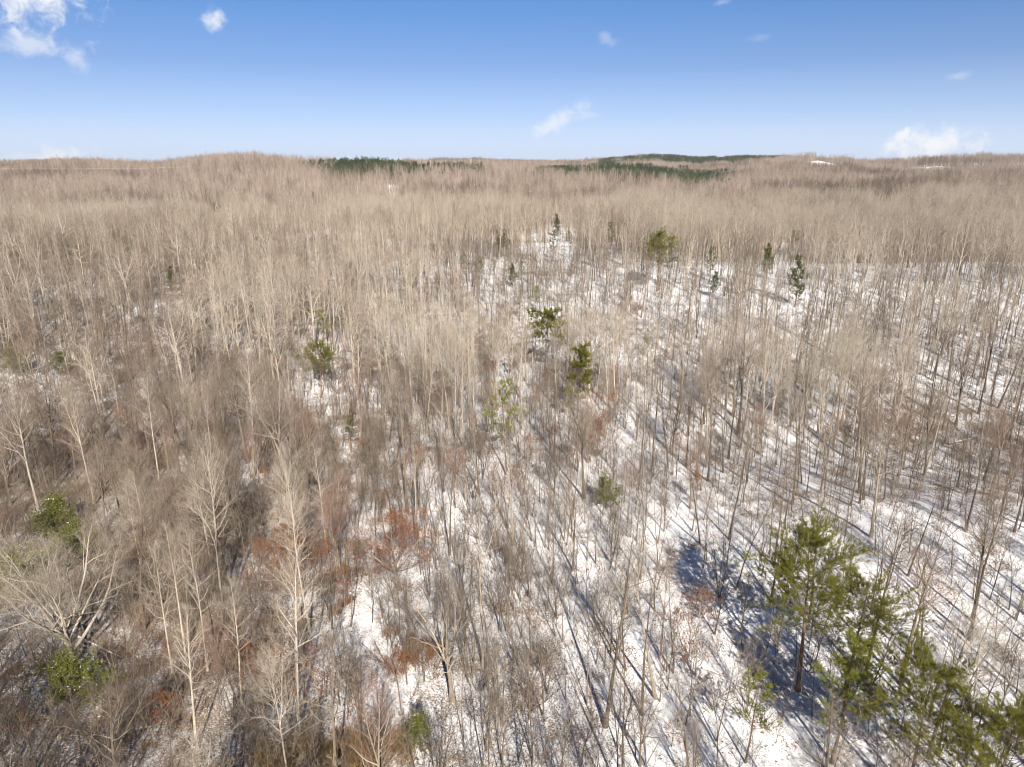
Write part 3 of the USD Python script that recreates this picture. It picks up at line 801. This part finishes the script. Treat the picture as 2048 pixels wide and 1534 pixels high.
# --- evergreens, one by one: kind, pixel of its top, height, label
EVERGREENS = [
    ("wide_pine", 1640, 1078, 17.0, "broad olive-green pine with wide crown on the lower right slope", "the broad olive pine"),
    ("wide_pine", 1722, 1165, 13.0, "lower olive pine crowding the right side of the broad pine", None),
    ("tall_pine", 1705, 1275, 13.0, "slim pine with twin-looking reddish trunk below the broad pine", "the slim reddish-trunked pine"),
    ("sparse_pine", 1512, 1345, 9.5, "small thin pine with dangling sprays left of the broad pine", "the small thin pine"),
    ("wide_pine", 1868, 1330, 14.0, "open-crowned pine at the bottom right, snow visible through it", "the open-crowned bottom pine"),
    ("wide_pine", 2010, 1430, 14.0, "green pine cut off by the bottom right corner", None),
    ("flat_pine", 1090, 624, 16.0, "dark green pine with flat spreading crown in the middle of the wood", "the flat-crowned middle pine"),
    ("layered_pine", 1158, 695, 15.0, "bright green pine with foliage in separate level layers", "the layered green pine"),
    ("sparse_pine", 1012, 766, 16.0, "thin yellow-green pine with sparse see-through crown", "the sparse yellow-green pine"),
    ("wide_pine", 633, 690, 12.0, "round bright green pine alone on the left side", "the lone round pine"),
    ("dark_pine", 697, 832, 7.0, "small brownish green pine half hidden by twigs left of the middle", "the small brownish pine"),
    ("wide_pine", 1325, 470, 19.0, "tall dark pine at the top of the snowy right slope", "the tall dark hilltop pine"),
    ("cedar", 1601, 516, 15.0, "dark rounded cedar standing on the snow crest at right", "the rounded dark cedar"),
    ("cedar", 1540, 490, 12.0, "dark narrow cedar left of the rounded cedar on the crest", None),
    ("dark_pine", 1586, 462, 13.0, "dim dark pine behind the crest above the rounded cedar", None),
    ("sparse_pine", 1072, 573, 10.0, "small loose green pine just above the flat-crowned pine", None),
    ("dark_pine", 1010, 460, 12.0, "dark green treetop among pale trees above the snow gap", "the dark treetop"),
    ("cedar", 1026, 530, 8.0, "very small dark cedar in the snow below the dark treetop", None),
    ("dark_pine", 1107, 462, 12.0, "dark drooping pine at the top end of the snow gap", "the drooping pine"),
    ("dark_pine", 962, 515, 9.0, "thin dark pine left of the snow gap", None),
    ("sparse_pine", 1300, 660, 10.0, "thin olive pine among russet saplings right of the middle", "the thin olive pine"),
    ("cedar", 1432, 545, 8.0, "little dark cedar on the snowy slope left of the crest", None),
    ("dark_pine", 1425, 495, 12.0, "dark pine in the treeline at the head of the right slope", None),
    ("dark_pine", 1222, 445, 12.0, "dim olive pine in the treeline right of the middle", None),
    ("cedar", 627, 384, 13.0, "dark upright cedar in the distant canopy left of the middle", "the distant upright cedar"),
    ("sparse_pine", 640, 620, 11.0, "dull olive pine behind the lone round pine", None),
    ("cedar", 337, 535, 9.0, "small dark evergreen among bare trees on the left", None),
    ("dark_pine", 430, 405, 12.0, "dark evergreen in the far canopy left of the upright cedar", None),
    ("cedar", 240, 362, 13.0, "dark evergreen far off near the left skyline", None),
    ("dark_pine", 505, 306, 15.0, "pine standing above the skyline left of the green plantation", None),
    ("dark_pine", 535, 304, 15.0, "second pine on the skyline, nearest the plantation's left end", None),
    ("cedar", 1115, 430, 13.0, "tall dark evergreen column behind the snow gap", None),
]
landmarks = []
for i, (kind, px, py, h, label, short) in enumerate(EVERGREENS):
    k, hh = PINES[kind]
    g = top_at(px, py, h)
    d = np.linalg.norm(g - EYE)
    place("cedar_tree" if kind == "cedar" else "pine_tree", k, g - [0, 0, 0.1], i * 1.7, h / hh, (0, 0), label, "evergreen tree", "evergreens scattered through the bare wood")
    taken.append((g[0], g[1], 2.2))
    HEROES.append((g, h, h * 0.13, 0.55))
    if short:
        landmarks.append((short, g, h))
for kind, px, py, h, label, short in [
        ("broadleaf_a", 128, 1335, 5.5, "bright green broadleaf evergreen bush flecked with snow at lower left", "the snowy broadleaf bush"),
        ("broadleaf_b", 108, 1010, 6.0, "yellow-green broadleaf evergreen behind the white spreading tree", None),
        ("broadleaf_b", 140, 1060, 5.5, "green leafy bush seen through the white spreading tree's crown", None),
        ("broadleaf_a", 12, 1120, 6.0, "green broadleaf bush with snowy leaves at the left edge", "the leafy left-edge bush"),
        ("broadleaf_b", 28, 700, 6.5, "small green broadleaf tree at the left edge, half way up", "the little green edge tree"),
        ("broadleaf_b", 118, 708, 5.5, "dull green broadleaf bush right of the left-edge green tree", None),
        ("broadleaf_b", 1216, 962, 4.5, "dark evergreen bush dusted with snow below the middle", "the dusted evergreen bush"),
        ("broadleaf_b", 838, 1440, 3.0, "small olive broadleaf bush at the bottom beside bare snow", "the small olive bush")]:
    k, hh = BUSHES[kind]
    g = top_at(px, py, h)
    place("evergreen_bush", k, g, px * 0.37, h / hh, (0, 0), label, "evergreen bush", "broadleaf evergreens")
    taken.append((g[0], g[1], 1.6))
    HEROES.append((g, h, h * 0.28, 0.3))
    if short:
        landmarks.append((short, g, h))

# --- hardwoods one can pick out by eye: kind, pixel of the base, height
PICKED = [
    (SPREADING, 13.5, 150, 1335, 15.0, 0.4, "big white-barked spreading tree with many limbs at lower left", "the white spreading tree"),
    (SPREADING_B, 14.5, 20, 1010, 13.0, 2.0, "wide grey tree with fan of curved branches at the left edge", "the fan-shaped edge tree"),
    (SPREADING_B, 14.5, 75, 790, 12.0, 4.1, "round-crowned grey tree with dark forked trunk near the left edge", "the dark-forked tree"),
    (SPREADING_C, 12.0, 600, 1240, 11.0, 1.0, "broad bare tree with russet leaves along its crown top", "the russet-topped broad tree"),
    (SPREADING_C, 12.0, 800, 1180, 10.5, 3.1, "spreading bare tree with reddish-brown crown on open snow", "the reddish-brown spreading tree"),
    (SPREADING_B, 14.5, 905, 1400, 12.5, 5.0, "stout forked tree with orange-brown trunk at bottom middle", "the stout forked tree"),
    (SPREADING_B, 14.5, 235, 1560, 10.0, 0.9, "pale many-limbed treetop at the bottom edge, left", None),
    (NEAR["poplar_b"][0], NEAR["poplar_b"][1], 190, 1010, 21.0, 0.0, "very tall white-trunked tree, the brightest trunk on the left", "the tall white trunk"),
    (NEAR["poplar_a"][0], NEAR["poplar_a"][1], 345, 1345, 16.0, 1.2, "slim white pole tree, left of a close pair", "the pair of white poles"),
    (NEAR["poplar_c"][0], NEAR["poplar_c"][1], 372, 1310, 16.5, 2.6, "slim white pole tree, right of a close pair", None),
    (NEAR["poplar_d"][0], NEAR["poplar_d"][1], 395, 1500, 15.0, 0.5, "slim pale tree rising near the bottom left", None),
    (NEAR["poplar_a"][0], NEAR["poplar_a"][1], 318, 960, 19.0, 3.3, "tall pale pole right of the tallest white trunk", None),
    (NEAR["poplar_d"][0], NEAR["poplar_d"][1], 208, 870, 18.0, 2.3, "tall pale tree just behind the tallest white trunk", None),
    (NEAR["oak_d"][0], NEAR["oak_d"][1], 1145, 1140, 11.0, 1.8, "dark forked tree alone on clean snow below the middle", "the lone forked tree"),
    (NEAR["oak_b"][0], NEAR["oak_b"][1], 1742, 1075, 18.0, 0.7, "large dark double-trunked tree above the broad pine", "the dark double-trunked tree"),
    (NEAR["oak_a"][0], NEAR["oak_a"][1], 1944, 1242, 16.0, 0.2, "leaning pale-based tree on the bright right-hand slope", "the leaning slope tree"),
    (NEAR["poplar_c"][0], NEAR["poplar_c"][1], 2022, 862, 21.0, 4.2, "tall stout tree with flared base near the right edge", "the flared-base tree"),
    (NEAR["oak_f"][0], NEAR["oak_f"][1], 1912, 850, 17.0, 2.2, "thick forked tree standing by the snowy fallen logs", "the thick forked tree"),
    (NEAR["oak_d"][0], NEAR["oak_d"][1], 1850, 950, 15.0, 5.2, "crooked wide-branching tree in the brown draw at right", "the crooked draw tree"),
    (NEAR["dogwood_c"][0], NEAR["dogwood_c"][1], 1428, 1268, 9.5, 1.1, "dark twisted small tree at the blue-shaded snow patch", "the twisted dark tree"),
    (NEAR["dogwood_b"][0], NEAR["dogwood_b"][1], 1482, 1262, 8.5, 2.9, "dark crooked small tree, right of the twisted one", None),
    (NEAR["poplar_e"][0], NEAR["poplar_e"][1], 1248, 598, 20.0, 2.9, "pale tall tree at the top of the central snow", "the pale hilltop tree"),
]
for kind, hh, px, py, h, yaw, label, short in PICKED:
    g = ground_at(px, py)
    place("bare_tree", kind, g, yaw, h / hh, (0, 0), label, "bare tree", "bare trees of the near wood")
    taken.append((g[0], g[1], 2.5))
    HEROES.append((g, h, h * (0.22 if "spread" in kind else 0.05), 0.15 if "spreading_a" in kind else 0.5))
    if short:
        landmarks.append((short, g, h))

# --- fallen logs: the pixels of the two ends
for i, (ax, ay, bx, by, r, label, short) in enumerate([
        (158, 1276, 245, 1322, 0.16, "pale fallen trunk with broken limbs under the white spreading tree", "the pale fallen trunk"),
        (622, 1345, 700, 1388, 0.13, "curved snow-capped log near the bottom, left of the russet patch", "the curved snowy log"),
        (1896, 890, 1956, 876, 0.24, "thick snow-capped log beside the thick forked tree", "the thick snowy log"),
        (1886, 892, 1925, 905, 0.15, "shorter snowy branch log below the thick snowy log", None),
        (912, 904, 1000, 836, 0.13, "long thin fallen trunk slanting across snow left of the sparse pine", "the long slanting log"),
        (1040, 838, 1085, 812, 0.11, "short slanting log right of the sparse yellow-green pine", None),
        (246, 858, 262, 838, 0.2, "two-toned snowy log in dark brush on the left", "the snowy brush log"),
        (1405, 1338, 1460, 1358, 0.12, "snow-topped log under the small thin pine", None),
        (22, 1358, 58, 1350, 0.16, "small snow-topped log left of the snowy broadleaf bush", None),
        (1655, 742, 1690, 735, 0.16, "short fallen log on the right slope between dark trunks", None),
        (705, 800, 760, 790, 0.10, "thin grey fallen pole left of the middle", None)]):
    a, b = ground_at(ax, ay), ground_at(bx, by)
    d = b - a
    x = UsdGeom.Xform.Define(stage, "/World/" + numbered("fallen_log"))
    x.AddTranslateOp().Set(Gf.Vec3d(*map(float, a)))
    x.AddRotateXYZOp().Set(Gf.Vec3f(0.0, -math.degrees(math.atan2(d[2], math.hypot(d[0], d[1]))), math.degrees(math.atan2(d[1], d[0]))))
    log_mesh(str(x.GetPath()), float(np.linalg.norm(d)), r, 700 + i, bark="pale_bark" if i == 0 else "grey_bark")
    tag(x.GetPrim(), label, "fallen log", "fallen logs on the forest floor")
    if short:
        landmarks.append((short, a, 0.5))

# --- russet-leaved saplings and the leafy patch
RUSSET = [(455, 600), (870, 820), (930, 985), (900, 990), (1262, 600), (1290, 640), (1250, 590), (1310, 600), (1275, 620), (1240, 640), (1215, 800), (1225, 790), (1200, 880), (1195, 900), (1210, 910), (840, 1010),
          (770, 1020), (690, 1205), (668, 1190), (1165, 590), (1170, 640), (995, 700), (960, 690), (1010, 640), (860, 700), (880, 760), (800, 760), (830, 660), (1390, 990), (1420, 880), (1800, 900), (1985, 890),
          (1060, 720), (1030, 990), (720, 940), (560, 780), (300, 480), (330, 470), (1115, 905), (985, 800), (1445, 700), (1230, 470), (1510, 370), (1180, 660), (1370, 640), (950, 880), (1155, 930), (1055, 950), (80, 480), (100, 520), (150, 560), (240, 590), (420, 610), (500, 560), (560, 480), (380, 700), (1330, 720), (1350, 900), (1180, 850), (1220, 870), (1120, 690), (620, 870), (540, 1000), (400, 1200), (760, 1130), (500, 1380), (640, 1420), (580, 1440), (330, 1450), (60, 1500), (1340, 1330), (1390, 1340)]
for i, (px, py) in enumerate(RUSSET):
    g = ground_at(px, py + 12)
    k, hh = BEECH[i % 4]
    place("russet_sapling", k, g, i * 2.1, float(rng.uniform(0.8, 1.2)), (0, 0), None, "russet sapling", "saplings still holding russet leaves", ("russet-leaved sapling", "small leafy"), hh)
for i, (px, py, s) in enumerate([(845, 1322, 1.1), (812, 1318, 1.0), (866, 1305, 0.7), (800, 1345, 0.9), (836, 1292, 0.7), (690, 1210, 0.6), (668, 1228, 0.5), (785, 1275, 0.6)]):
    g = ground_at(px, py)
    place("leafy_shrub", LEAFY[0], g, i * 1.3, s, (0, 0), None, "russet shrub", "russet leafy shrubs at the bottom", ("russet leafy shrub", "rust-orange dense"), 2.0)
    if i == 0:
        landmarks.append(("the russet leaf patch", g, 1.0))
for i, (px, py, s) in enumerate([(560, 1520, 1.1), (600, 1500, 1.0), (640, 1525, 1.1), (700, 1515, 1.0), (780, 1505, 1.0), (590, 1545, 1.0), (670, 1550, 1.0), (740, 1545, 1.1), (810, 1500, 0.8), (535, 1555, 1.1)]):
    g = ground_at(px, py)
    place("grassy_thicket", GRASSY[0], g, i * 0.9, s, (0, 0), None, "dry thicket", "yellow-brown grassy thickets at the bottom edge", ("yellow-brown grassy thicket", "ochre"), 2.0)

# --- utility poles and their wire
def pole(px, py_base, r, label):
    ang = (px - W0 / 2) / 1475.0
    y = r / math.hypot(1, ang)
    g = np.array([y * ang, y, float(terrain(y * ang, y))])
    x = UsdGeom.Xform.Define(stage, "/World/" + numbered("utility_pole"))
    x.AddTranslateOp().Set(Gf.Vec3d(*map(float, g)))
    prng = np.random.default_rng(int(px))
    m = Mesh(); tubes(m, np.array([[[0, 0, -0.5], [0, 0, 12.0], [0, 0, 26.0], [0, 0, 26.1]]]), np.array([[0.55, 0.5, 0.4, 0.4]]), 8, prng)
    put(str(x.GetPath()) + "/shaft", m, M["pale_bark"])
    m = Mesh(); tubes(m, np.array([[[-2.2, 0, 25.0], [0, 0, 25.05], [2.2, 0, 25.0], [2.25, 0, 25.0]]]), np.full((1, 4), 0.22), 4, prng)
    put(str(x.GetPath()) + "/crossarm", m, M["pale_bark"])
    tag(x.GetPrim(), label, "utility pole", "utility poles by the green plantation")
    return g


pole(861, 334, 985, "pale utility pole standing against the green pine plantation")
pole(942, 338, 1010, "pale utility pole just right of the green plantation's end")
wrng = np.random.default_rng(9)
wx = np.linspace(-640, -380, 24)
wy = np.full(24, 830.0) + (wx + 640) * 0.25
t = np.linspace(-1, 1, 24)
wz = np.full(24, 46.0) + 3.0 * np.abs(t) ** 2
m = Mesh(); tubes(m, np.column_stack([wx, wy, wz])[None], np.full((1, 24), 0.025), 4, wrng)
v, f = m.get()
tag(usdkit.mesh(stage, "/World/power_line", (v, f), M["wire"]).GetPrim(), "pale power line strung above the far canopy at upper left", "power line")

# --- the bare wood
MIDDLE = 620.0
taken = np.array(taken)


def clear(p):
    ok = np.ones(len(p), bool)
    for x, y, r in taken:
        ok &= (p[:, 0] - x) ** 2 + (p[:, 1] - y) ** 2 > r * r
    return ok


GAPS = [(*ground_at(650, 462)[:2], 12, 34), (*ground_at(1095, 500)[:2], 16, 34), (*ground_at(560, 495)[:2], 9, 18), (*ground_at(1250, 905)[:2], 3.5, 9), (*ground_at(345, 890)[:2], 5, 7)]


def hides(pos, tall, width):
    """Whether a plant would stand in the line of sight to one of the picked trees."""
    a, b = project(pos), project(pos + np.column_stack([0 * tall, 0 * tall, tall]))
    half = width * tall * FPX / a[:, 2]
    x0, x1 = np.minimum(a[:, 0], b[:, 0]) - half, np.maximum(a[:, 0], b[:, 0]) + half
    out = np.zeros(len(pos), bool)
    for g, h, w, low in HEROES:
        c, t = project(g + np.array([0, 0, h * low])), project(g + np.array([0, 0, h]))
        hw = w * FPX / c[2]
        out |= (a[:, 2] < c[2] - 1) & (x0 < c[0] + hw) & (x1 > c[0] - hw) & (b[:, 1] < c[1]) & (a[:, 1] > t[1])
    return out


def gap(p):
    g = np.zeros(len(p))
    for x, y, rx, ry in GAPS:
        g = np.maximum(g, ((p[:, 0] - x) / rx) ** 2 + ((p[:, 1] - y) / ry) ** 2 < 1)
    return g


kinds = sorted(NEAR)
fams = ["poplar", "oak", "maple", "dogwood", "slim", "pole"]
members = [[kinds.index(k) for k in kinds if k.startswith(f)] for f in fams]
LOOKS = {"poplar": ("pale straight-trunked bare tree", "tall pale"), "oak": ("grey bare tree", "grey branching"), "maple": ("bare tree with reddish twigs", "reddish"),
         "dogwood": ("small dark many-branched bare tree", "low dark"), "slim": ("slender bare tree", "slender"), "pole": ("tall dark-trunked pole tree", "pole")}
p = jittered(-490, 490, 20, MIDDLE, 3.75)
p = p[np.abs(p[:, 0]) < 0.76 * p[:, 1] + 25]
ang = p[:, 0] / p[:, 1]
patch = meshkit.fbm(np.column_stack([p / 24.0, np.zeros(len(p))]), 3, 31)
dens = 0.50 + 0.24 * smooth(-ang, 0.1, 0.3) - 0.40 * smooth(0.47 - patch, 0, 0.06)
dens *= 1 + 0.38 * smooth(ang, 0.12, 0.25) * (p[:, 1] < 262)
dens *= 1 - 0.25 * ((p[:, 1] < 85) & (np.abs(ang) < 0.3))
dens *= 1 - 0.35 * smooth(-ang, 0.15, 0.3) * (p[:, 1] < 95)
clump = meshkit.fbm(np.column_stack([p / 60.0, np.zeros(len(p))]), 3, 37)
dens = np.where(p[:, 1] > 300, 0.80 - 0.5 * smooth(0.46 - clump, 0, 0.08), dens)
p = p[(rng.random(len(p)) < dens) & clear(p) & (gap(p) < 0.5)]
n_big = len(p)
small = jittered(-130, 130, 24, 165, 4.1)
small = small[(np.abs(small[:, 0]) < 0.76 * small[:, 1] + 15) & (rng.random(len(small)) < 0.52) & clear(small) & (gap(small) < 0.5)]
p = np.vstack([p, small])
pos = with_z(p); ang = p[:, 0] / p[:, 1]
MIX = {"far": [0.22, 0.52, 0.16, 0.02, 0.04, 0.04], "left": [0.06, 0.46, 0.18, 0.10, 0.14, 0.06], "right": [0.03, 0.14, 0.02, 0.01, 0.14, 0.66], "bottom": [0.02, 0.08, 0.06, 0.40, 0.30, 0.14], "middle": [0.12, 0.20, 0.10, 0.12, 0.22, 0.24]}
zone = np.where(p[:, 1] > 290, "far", np.where(ang > 0.2, "right", np.where((p[:, 1] < 92) & (ang > -0.28), "bottom", np.where(ang < -0.2, "left", "middle"))))
u = np.clip(1.2 * (meshkit.fbm(np.column_stack([p / 34.0, np.full(len(p), 5.0)]), 2, 83) - 0.5) * 2.2 + rng.random(len(p)), 0, 0.9999); fam = np.zeros(len(p), int)
for zn, mix in MIX.items():
    sel = zone == zn
    fam[sel] = np.searchsorted(np.cumsum(mix)[:-1], u[sel])
fam[n_big:] = rng.choice([2, 3, 4], len(fam) - n_big, p=[0.10, 0.38, 0.52])
pick = np.array([members[f][int(rng.integers(len(members[f])))] for f in fam])
yaw = rng.uniform(0, 2 * np.pi, len(p)); scale = rng.uniform(0.70, 1.04, len(p)); scale[n_big:] *= 0.85
tall = np.array([NEAR[k][1] for k in kinds])[pick] * scale
dist = np.linalg.norm(pos - EYE, axis=1)
vis = in_view(pos, tall)
blocked = hides(pos, tall, np.array([0.14, 0.2, 0.18, 0.2, 0.1, 0.1])[fam]) & (rng.random(len(pos)) < 0.97)
kept = ~blocked
p, pos, pick, yaw, scale, tall, dist, vis = (a[kept] for a in (p, pos, pick, yaw, scale, tall, dist, vis))
chosen = np.argsort(-(tall / dist) * vis)[:300 - len(PICKED)]
rest = np.setdiff1d(np.arange(len(p)), chosen)
for k in chosen:
    nm = kinds[pick[k]]
    place("bare_tree", NEAR[nm][0], pos[k], yaw[k], scale[k], rng.normal(0, 3.0, 2), None, "bare tree", "bare trees of the near wood", LOOKS[nm.split("_")[0]], tall[k])
near_rest = rest[dist[rest] < 150]
mid_rest = rest[dist[rest] >= 150]
scatter("bare_wood", [NEAR[k][0] for k in kinds], pos[near_rest], pick[near_rest], yaw[near_rest], scale[near_rest], "remaining bare trees of the near wood, one grey-brown mass", "wood")
scatter("bare_wood", [MID[k][0] for k in kinds], pos[mid_rest], pick[mid_rest], yaw[mid_rest], scale[mid_rest], "middle-distance bare hardwood forest on the snowy slope", "wood")
print("trees", len(p), "near rest", len(near_rest), "mid", len(mid_rest))

# --- evergreen understorey lost in the middle distance, and the pines of the far treelines
q = rng.uniform([-420, 240], [420, 640], (110, 2)); q = with_z(q[np.abs(q[:, 0]) < 0.75 * q[:, 1]])
scatter("evergreen_understorey", MID_PINES, q, rng.integers(0, 3, len(q)), rng.uniform(0, 6.28, len(q)), rng.uniform(0.45, 0.85, len(q)), "dim evergreens lost among the bare trees of the middle distance", "evergreen wood")

# --- far forest in patches of real trees, out to the skyline
cell = 25.0
q = []
for r0, r1, c in ((MIDDLE - 15, 1500, 23.0), (1500, 3300, 30.0)):
    g = jittered(-2600, 2600, 0, 3400, c)
    r = np.hypot(g[:, 0], g[:, 1]); an = g[:, 0] / np.maximum(g[:, 1], 1)
    q.append(g[(g[:, 1] > 0.8 * r * (r < 0) + (MIDDLE - 10 if r0 < MIDDLE else 0)) & (r < r1) & (r >= r0 if r0 > MIDDLE else r > 0) & (np.abs(an) < 0.80)])
q = np.vstack(q)
r = np.hypot(q[:, 0], q[:, 1]); an = q[:, 0] / q[:, 1]
wav = (meshkit.fbm(np.column_stack([q / 120.0, np.zeros(len(q))]), 3, 77) - 0.5) * 0.05
plantation = (an + wav > -0.262) & (an + wav < -0.055) & (r > 895 + 450 * np.clip(an + 0.16, -1, 0.1)) & (r < 1330)
plantation |= (an + wav > 0.03) & (an + wav < 0.30) & (r > 985 - 450 * (an - 0.03)) & (r < 1420)
ridge = (an + wav > 0.115) & (an + wav < 0.37) & (r > 2000) & (r < 2750)
lost = ((an - 0.425) / 0.028) ** 2 + ((r - 1850) / 100) ** 2 < 1
lost |= ((an - 0.565) / 0.042) ** 2 + ((r - 1820) / 100) ** 2 < 1
pines_ = (plantation | ridge) & (rng.random(len(q)) > 0.11)
bare = ~pines_ & ~lost & (rng.random(len(q)) > 0.10)
for sel, protos, name, label, cat in ((bare, FAR, "far_wood", "bare hardwood forest stretching to the skyline", "wood"), (pines_, FAR_PINE, "pine_wood", "dark green pine plantation and pine ridge on the skyline", "pine wood")):
    n = int(sel.sum())
    scatter(name, protos, with_z(q[sel]), np.clip(((meshkit.fbm(np.column_stack([q[sel] / 150.0, np.full(n, 2.0)]), 3, 55) - 0.5) * 2.6 + 0.5 + rng.normal(0, 0.16, n)) * len(protos), 0, len(protos) - 1).astype(int), rng.integers(0, 4, n) * np.pi / 2 + rng.normal(0, 0.2, n), rng.uniform(0.85, 1.12, n), label, cat, 0.0)
print("far patches", len(q), int(pines_.sum()))

# --- saplings
p = rng.uniform([-260, 26], [260, 330], (26000, 2))
p = p[(np.abs(p[:, 0]) < 0.78 * p[:, 1] + 15) & clear(p)]
p = p[rng.random(len(p)) > np.maximum(0.7 * gap(p), 0.5 * smooth(p[:, 0] / p[:, 1], 0.1, 0.28))]
pos = with_z(p); pick = rng.integers(0, len(SAPLINGS), len(p)); yaw = rng.uniform(0, 6.28, len(p)); scale = rng.uniform(0.8, 1.25, len(p))
dist = np.linalg.norm(pos - EYE, axis=1)
hh = np.array([s[1] for s in SAPLINGS])[pick] * scale
order = np.argsort(dist / hh + 1e6 * ~in_view(pos, hh))
for k in order[:290]:
    place("sapling", SAPLINGS[pick[k]][0], pos[k], yaw[k], scale[k], rng.normal(0, 3, 2), None, "sapling", "thin bare saplings under the trees", ([("thin dark sapling", "thin dark"), ("thin grey-twigged sapling", "thin grey")][pick[k] % 2]), hh[k])
k = order[290:]
scatter("sapling_undergrowth", [s[0] for s in SAPLINGS], pos[k], pick[k], yaw[k], scale[k], "thin bare saplings scattered through the wood", "undergrowth")

# --- brush: thick on the left, thin elsewhere
p = rng.uniform([-160, 24], [160, 230], (14000, 2))
p = p[(np.abs(p[:, 0]) < 0.78 * p[:, 1] + 12) & clear(p)]
an = p[:, 0] / p[:, 1]
dn = 0.04 + 0.46 * smooth(-an, 0.14, 0.44) * (1 - 0.7 * smooth(p[:, 1], 90, 170)) + 0.25 * bump(p[:, 0], p[:, 1], 95, 135, 26, 18)
dn += 0.16 * (meshkit.fbm(np.column_stack([p / 9.0, np.zeros(len(p))]), 2, 61) > 0.60)
p = p[(rng.random(len(p)) < dn) & (gap(p) < 0.5)]
pos = with_z(p); pick = rng.integers(0, len(SHRUBS), len(p)); yaw = rng.uniform(0, 6.28, len(p)); scale = rng.uniform(0.75, 1.3, len(p))
dist = np.linalg.norm(pos - EYE, axis=1)
hh = np.array([s[1] for s in SHRUBS])[pick] * scale
order = np.argsort(dist / hh + 1e6 * ~in_view(pos, hh))
SL = [("dark twiggy shrub", "dark"), ("pale grey twiggy shrub", "grey"), ("grey twiggy shrub", "grey"), ("brown-leaved shrub", "brown"), ("tall grey-brown shrub", "grey"), ("tall grey shrub", "grey")]
for k in order[:260]:
    place("shrub", SHRUBS[pick[k]][0], pos[k], yaw[k], scale[k], rng.normal(0, 3, 2), None, "shrub", "bare shrubs of the brushy ground", SL[pick[k]], hh[k])
k = order[260:]
scatter("brush_thicket", [s[0] for s in SHRUBS], pos[k], pick[k], yaw[k], scale[k], "brown brush filling the gaps between the trees", "brush")
print("shrubs", len(p))

# --- weeds, twigs and dead leaves that poke through the snow
p = rng.uniform([-150, 26], [150, 210], (42000, 2))
p = p[np.abs(p[:, 0]) < 0.76 * p[:, 1] + 8]
n = len(p)
scatter("dead_weeds", WEEDS, with_z(p), rng.integers(0, 3, n), rng.uniform(0, 6.28, n), rng.uniform(0.6, 1.5, n), "dead weeds and fallen leaves poking through the thin snow", "weeds")
g0 = ground_at(690, 1520)
p = np.column_stack([rng.normal(g0[0], 4.5, 260), rng.normal(g0[1], 1.8, 260)])
scatter("dry_grass", [GRASS], with_z(p), np.zeros(260, int), rng.uniform(0, 6.28, 260), rng.uniform(0.6, 1.2, 260), "dry yellow grass clumps along the bottom edge", "grass")

# ---------------------------------------------------------------- the air
bx0, bx1, by0, by1, bz0, bz1 = -6500, 6500, -6500, 6500, -30.0, 118.0
hv = np.array([[x, y, z] for z in (bz0, bz1) for y in (by0, by1) for x in (bx0, bx1)], float)
hf = np.array([[0, 2, 3, 1], [4, 5, 7, 6], [0, 1, 5, 4], [2, 6, 7, 3], [0, 4, 6, 2], [1, 3, 7, 5]])
HAZE = usdkit.material(stage, "/World/Looks/haze", {"v": ("principled_volume", {"color": (0.86, 0.90, 0.97), "density": 0.00005, "anisotropy": 0.2})}, [], volume="v.volume")
tag(usdkit.mesh(stage, "/World/haze", (hv, hf), HAZE).GetPrim(), "thin winter haze over the far forest", kind="stuff")

# ---------------------------------------------------------------- labels that single out each of the many
ORD = ["nearest", "second nearest", "third nearest", "fourth nearest", "fifth nearest", "sixth nearest", "seventh nearest", "eighth nearest", "ninth nearest", "tenth nearest", "eleventh nearest", "twelfth nearest", "thirteenth nearest", "fourteenth nearest", "fifteenth nearest", "sixteenth nearest", "seventeenth nearest", "eighteenth nearest", "nineteenth nearest", "twentieth nearest"]
LP = project(np.array([g + np.array([0, 0, h * 0.4]) for _, g, h in landmarks]))
claims = {}
for t in things:
    if t[4]:
        continue
    c = project(t[2] + np.array([0, 0, t[3] * 0.35]))
    d = LP[:, :2] - c[:2]
    j = int(np.argmin(np.hypot(d[:, 0], d[:, 1] * 1.3)))
    dx, dy = c[0] - LP[j, 0], c[1] - LP[j, 1]
    if abs(dx) > abs(dy):
        rel = "left of" if dx < 0 else "right of"
    else:
        rel = "behind" if dy < 0 else "in front of"
    claims.setdefault((t[1][0], rel, landmarks[j][0]), []).append((math.hypot(dx, dy), t))
for (what, rel, mark), members_ in claims.items():
    members_.sort(key=lambda x: x[0])
    for k, (_, t) in enumerate(members_):
        label = f"{what} {rel} {mark}" if len(members_) == 1 else f"{what} {rel} {mark}, {ORD[k]} to it" if k < len(ORD) else f"{what} {rel} {mark}, among those farther away"
        t[0].SetCustomDataByKey("label", label)
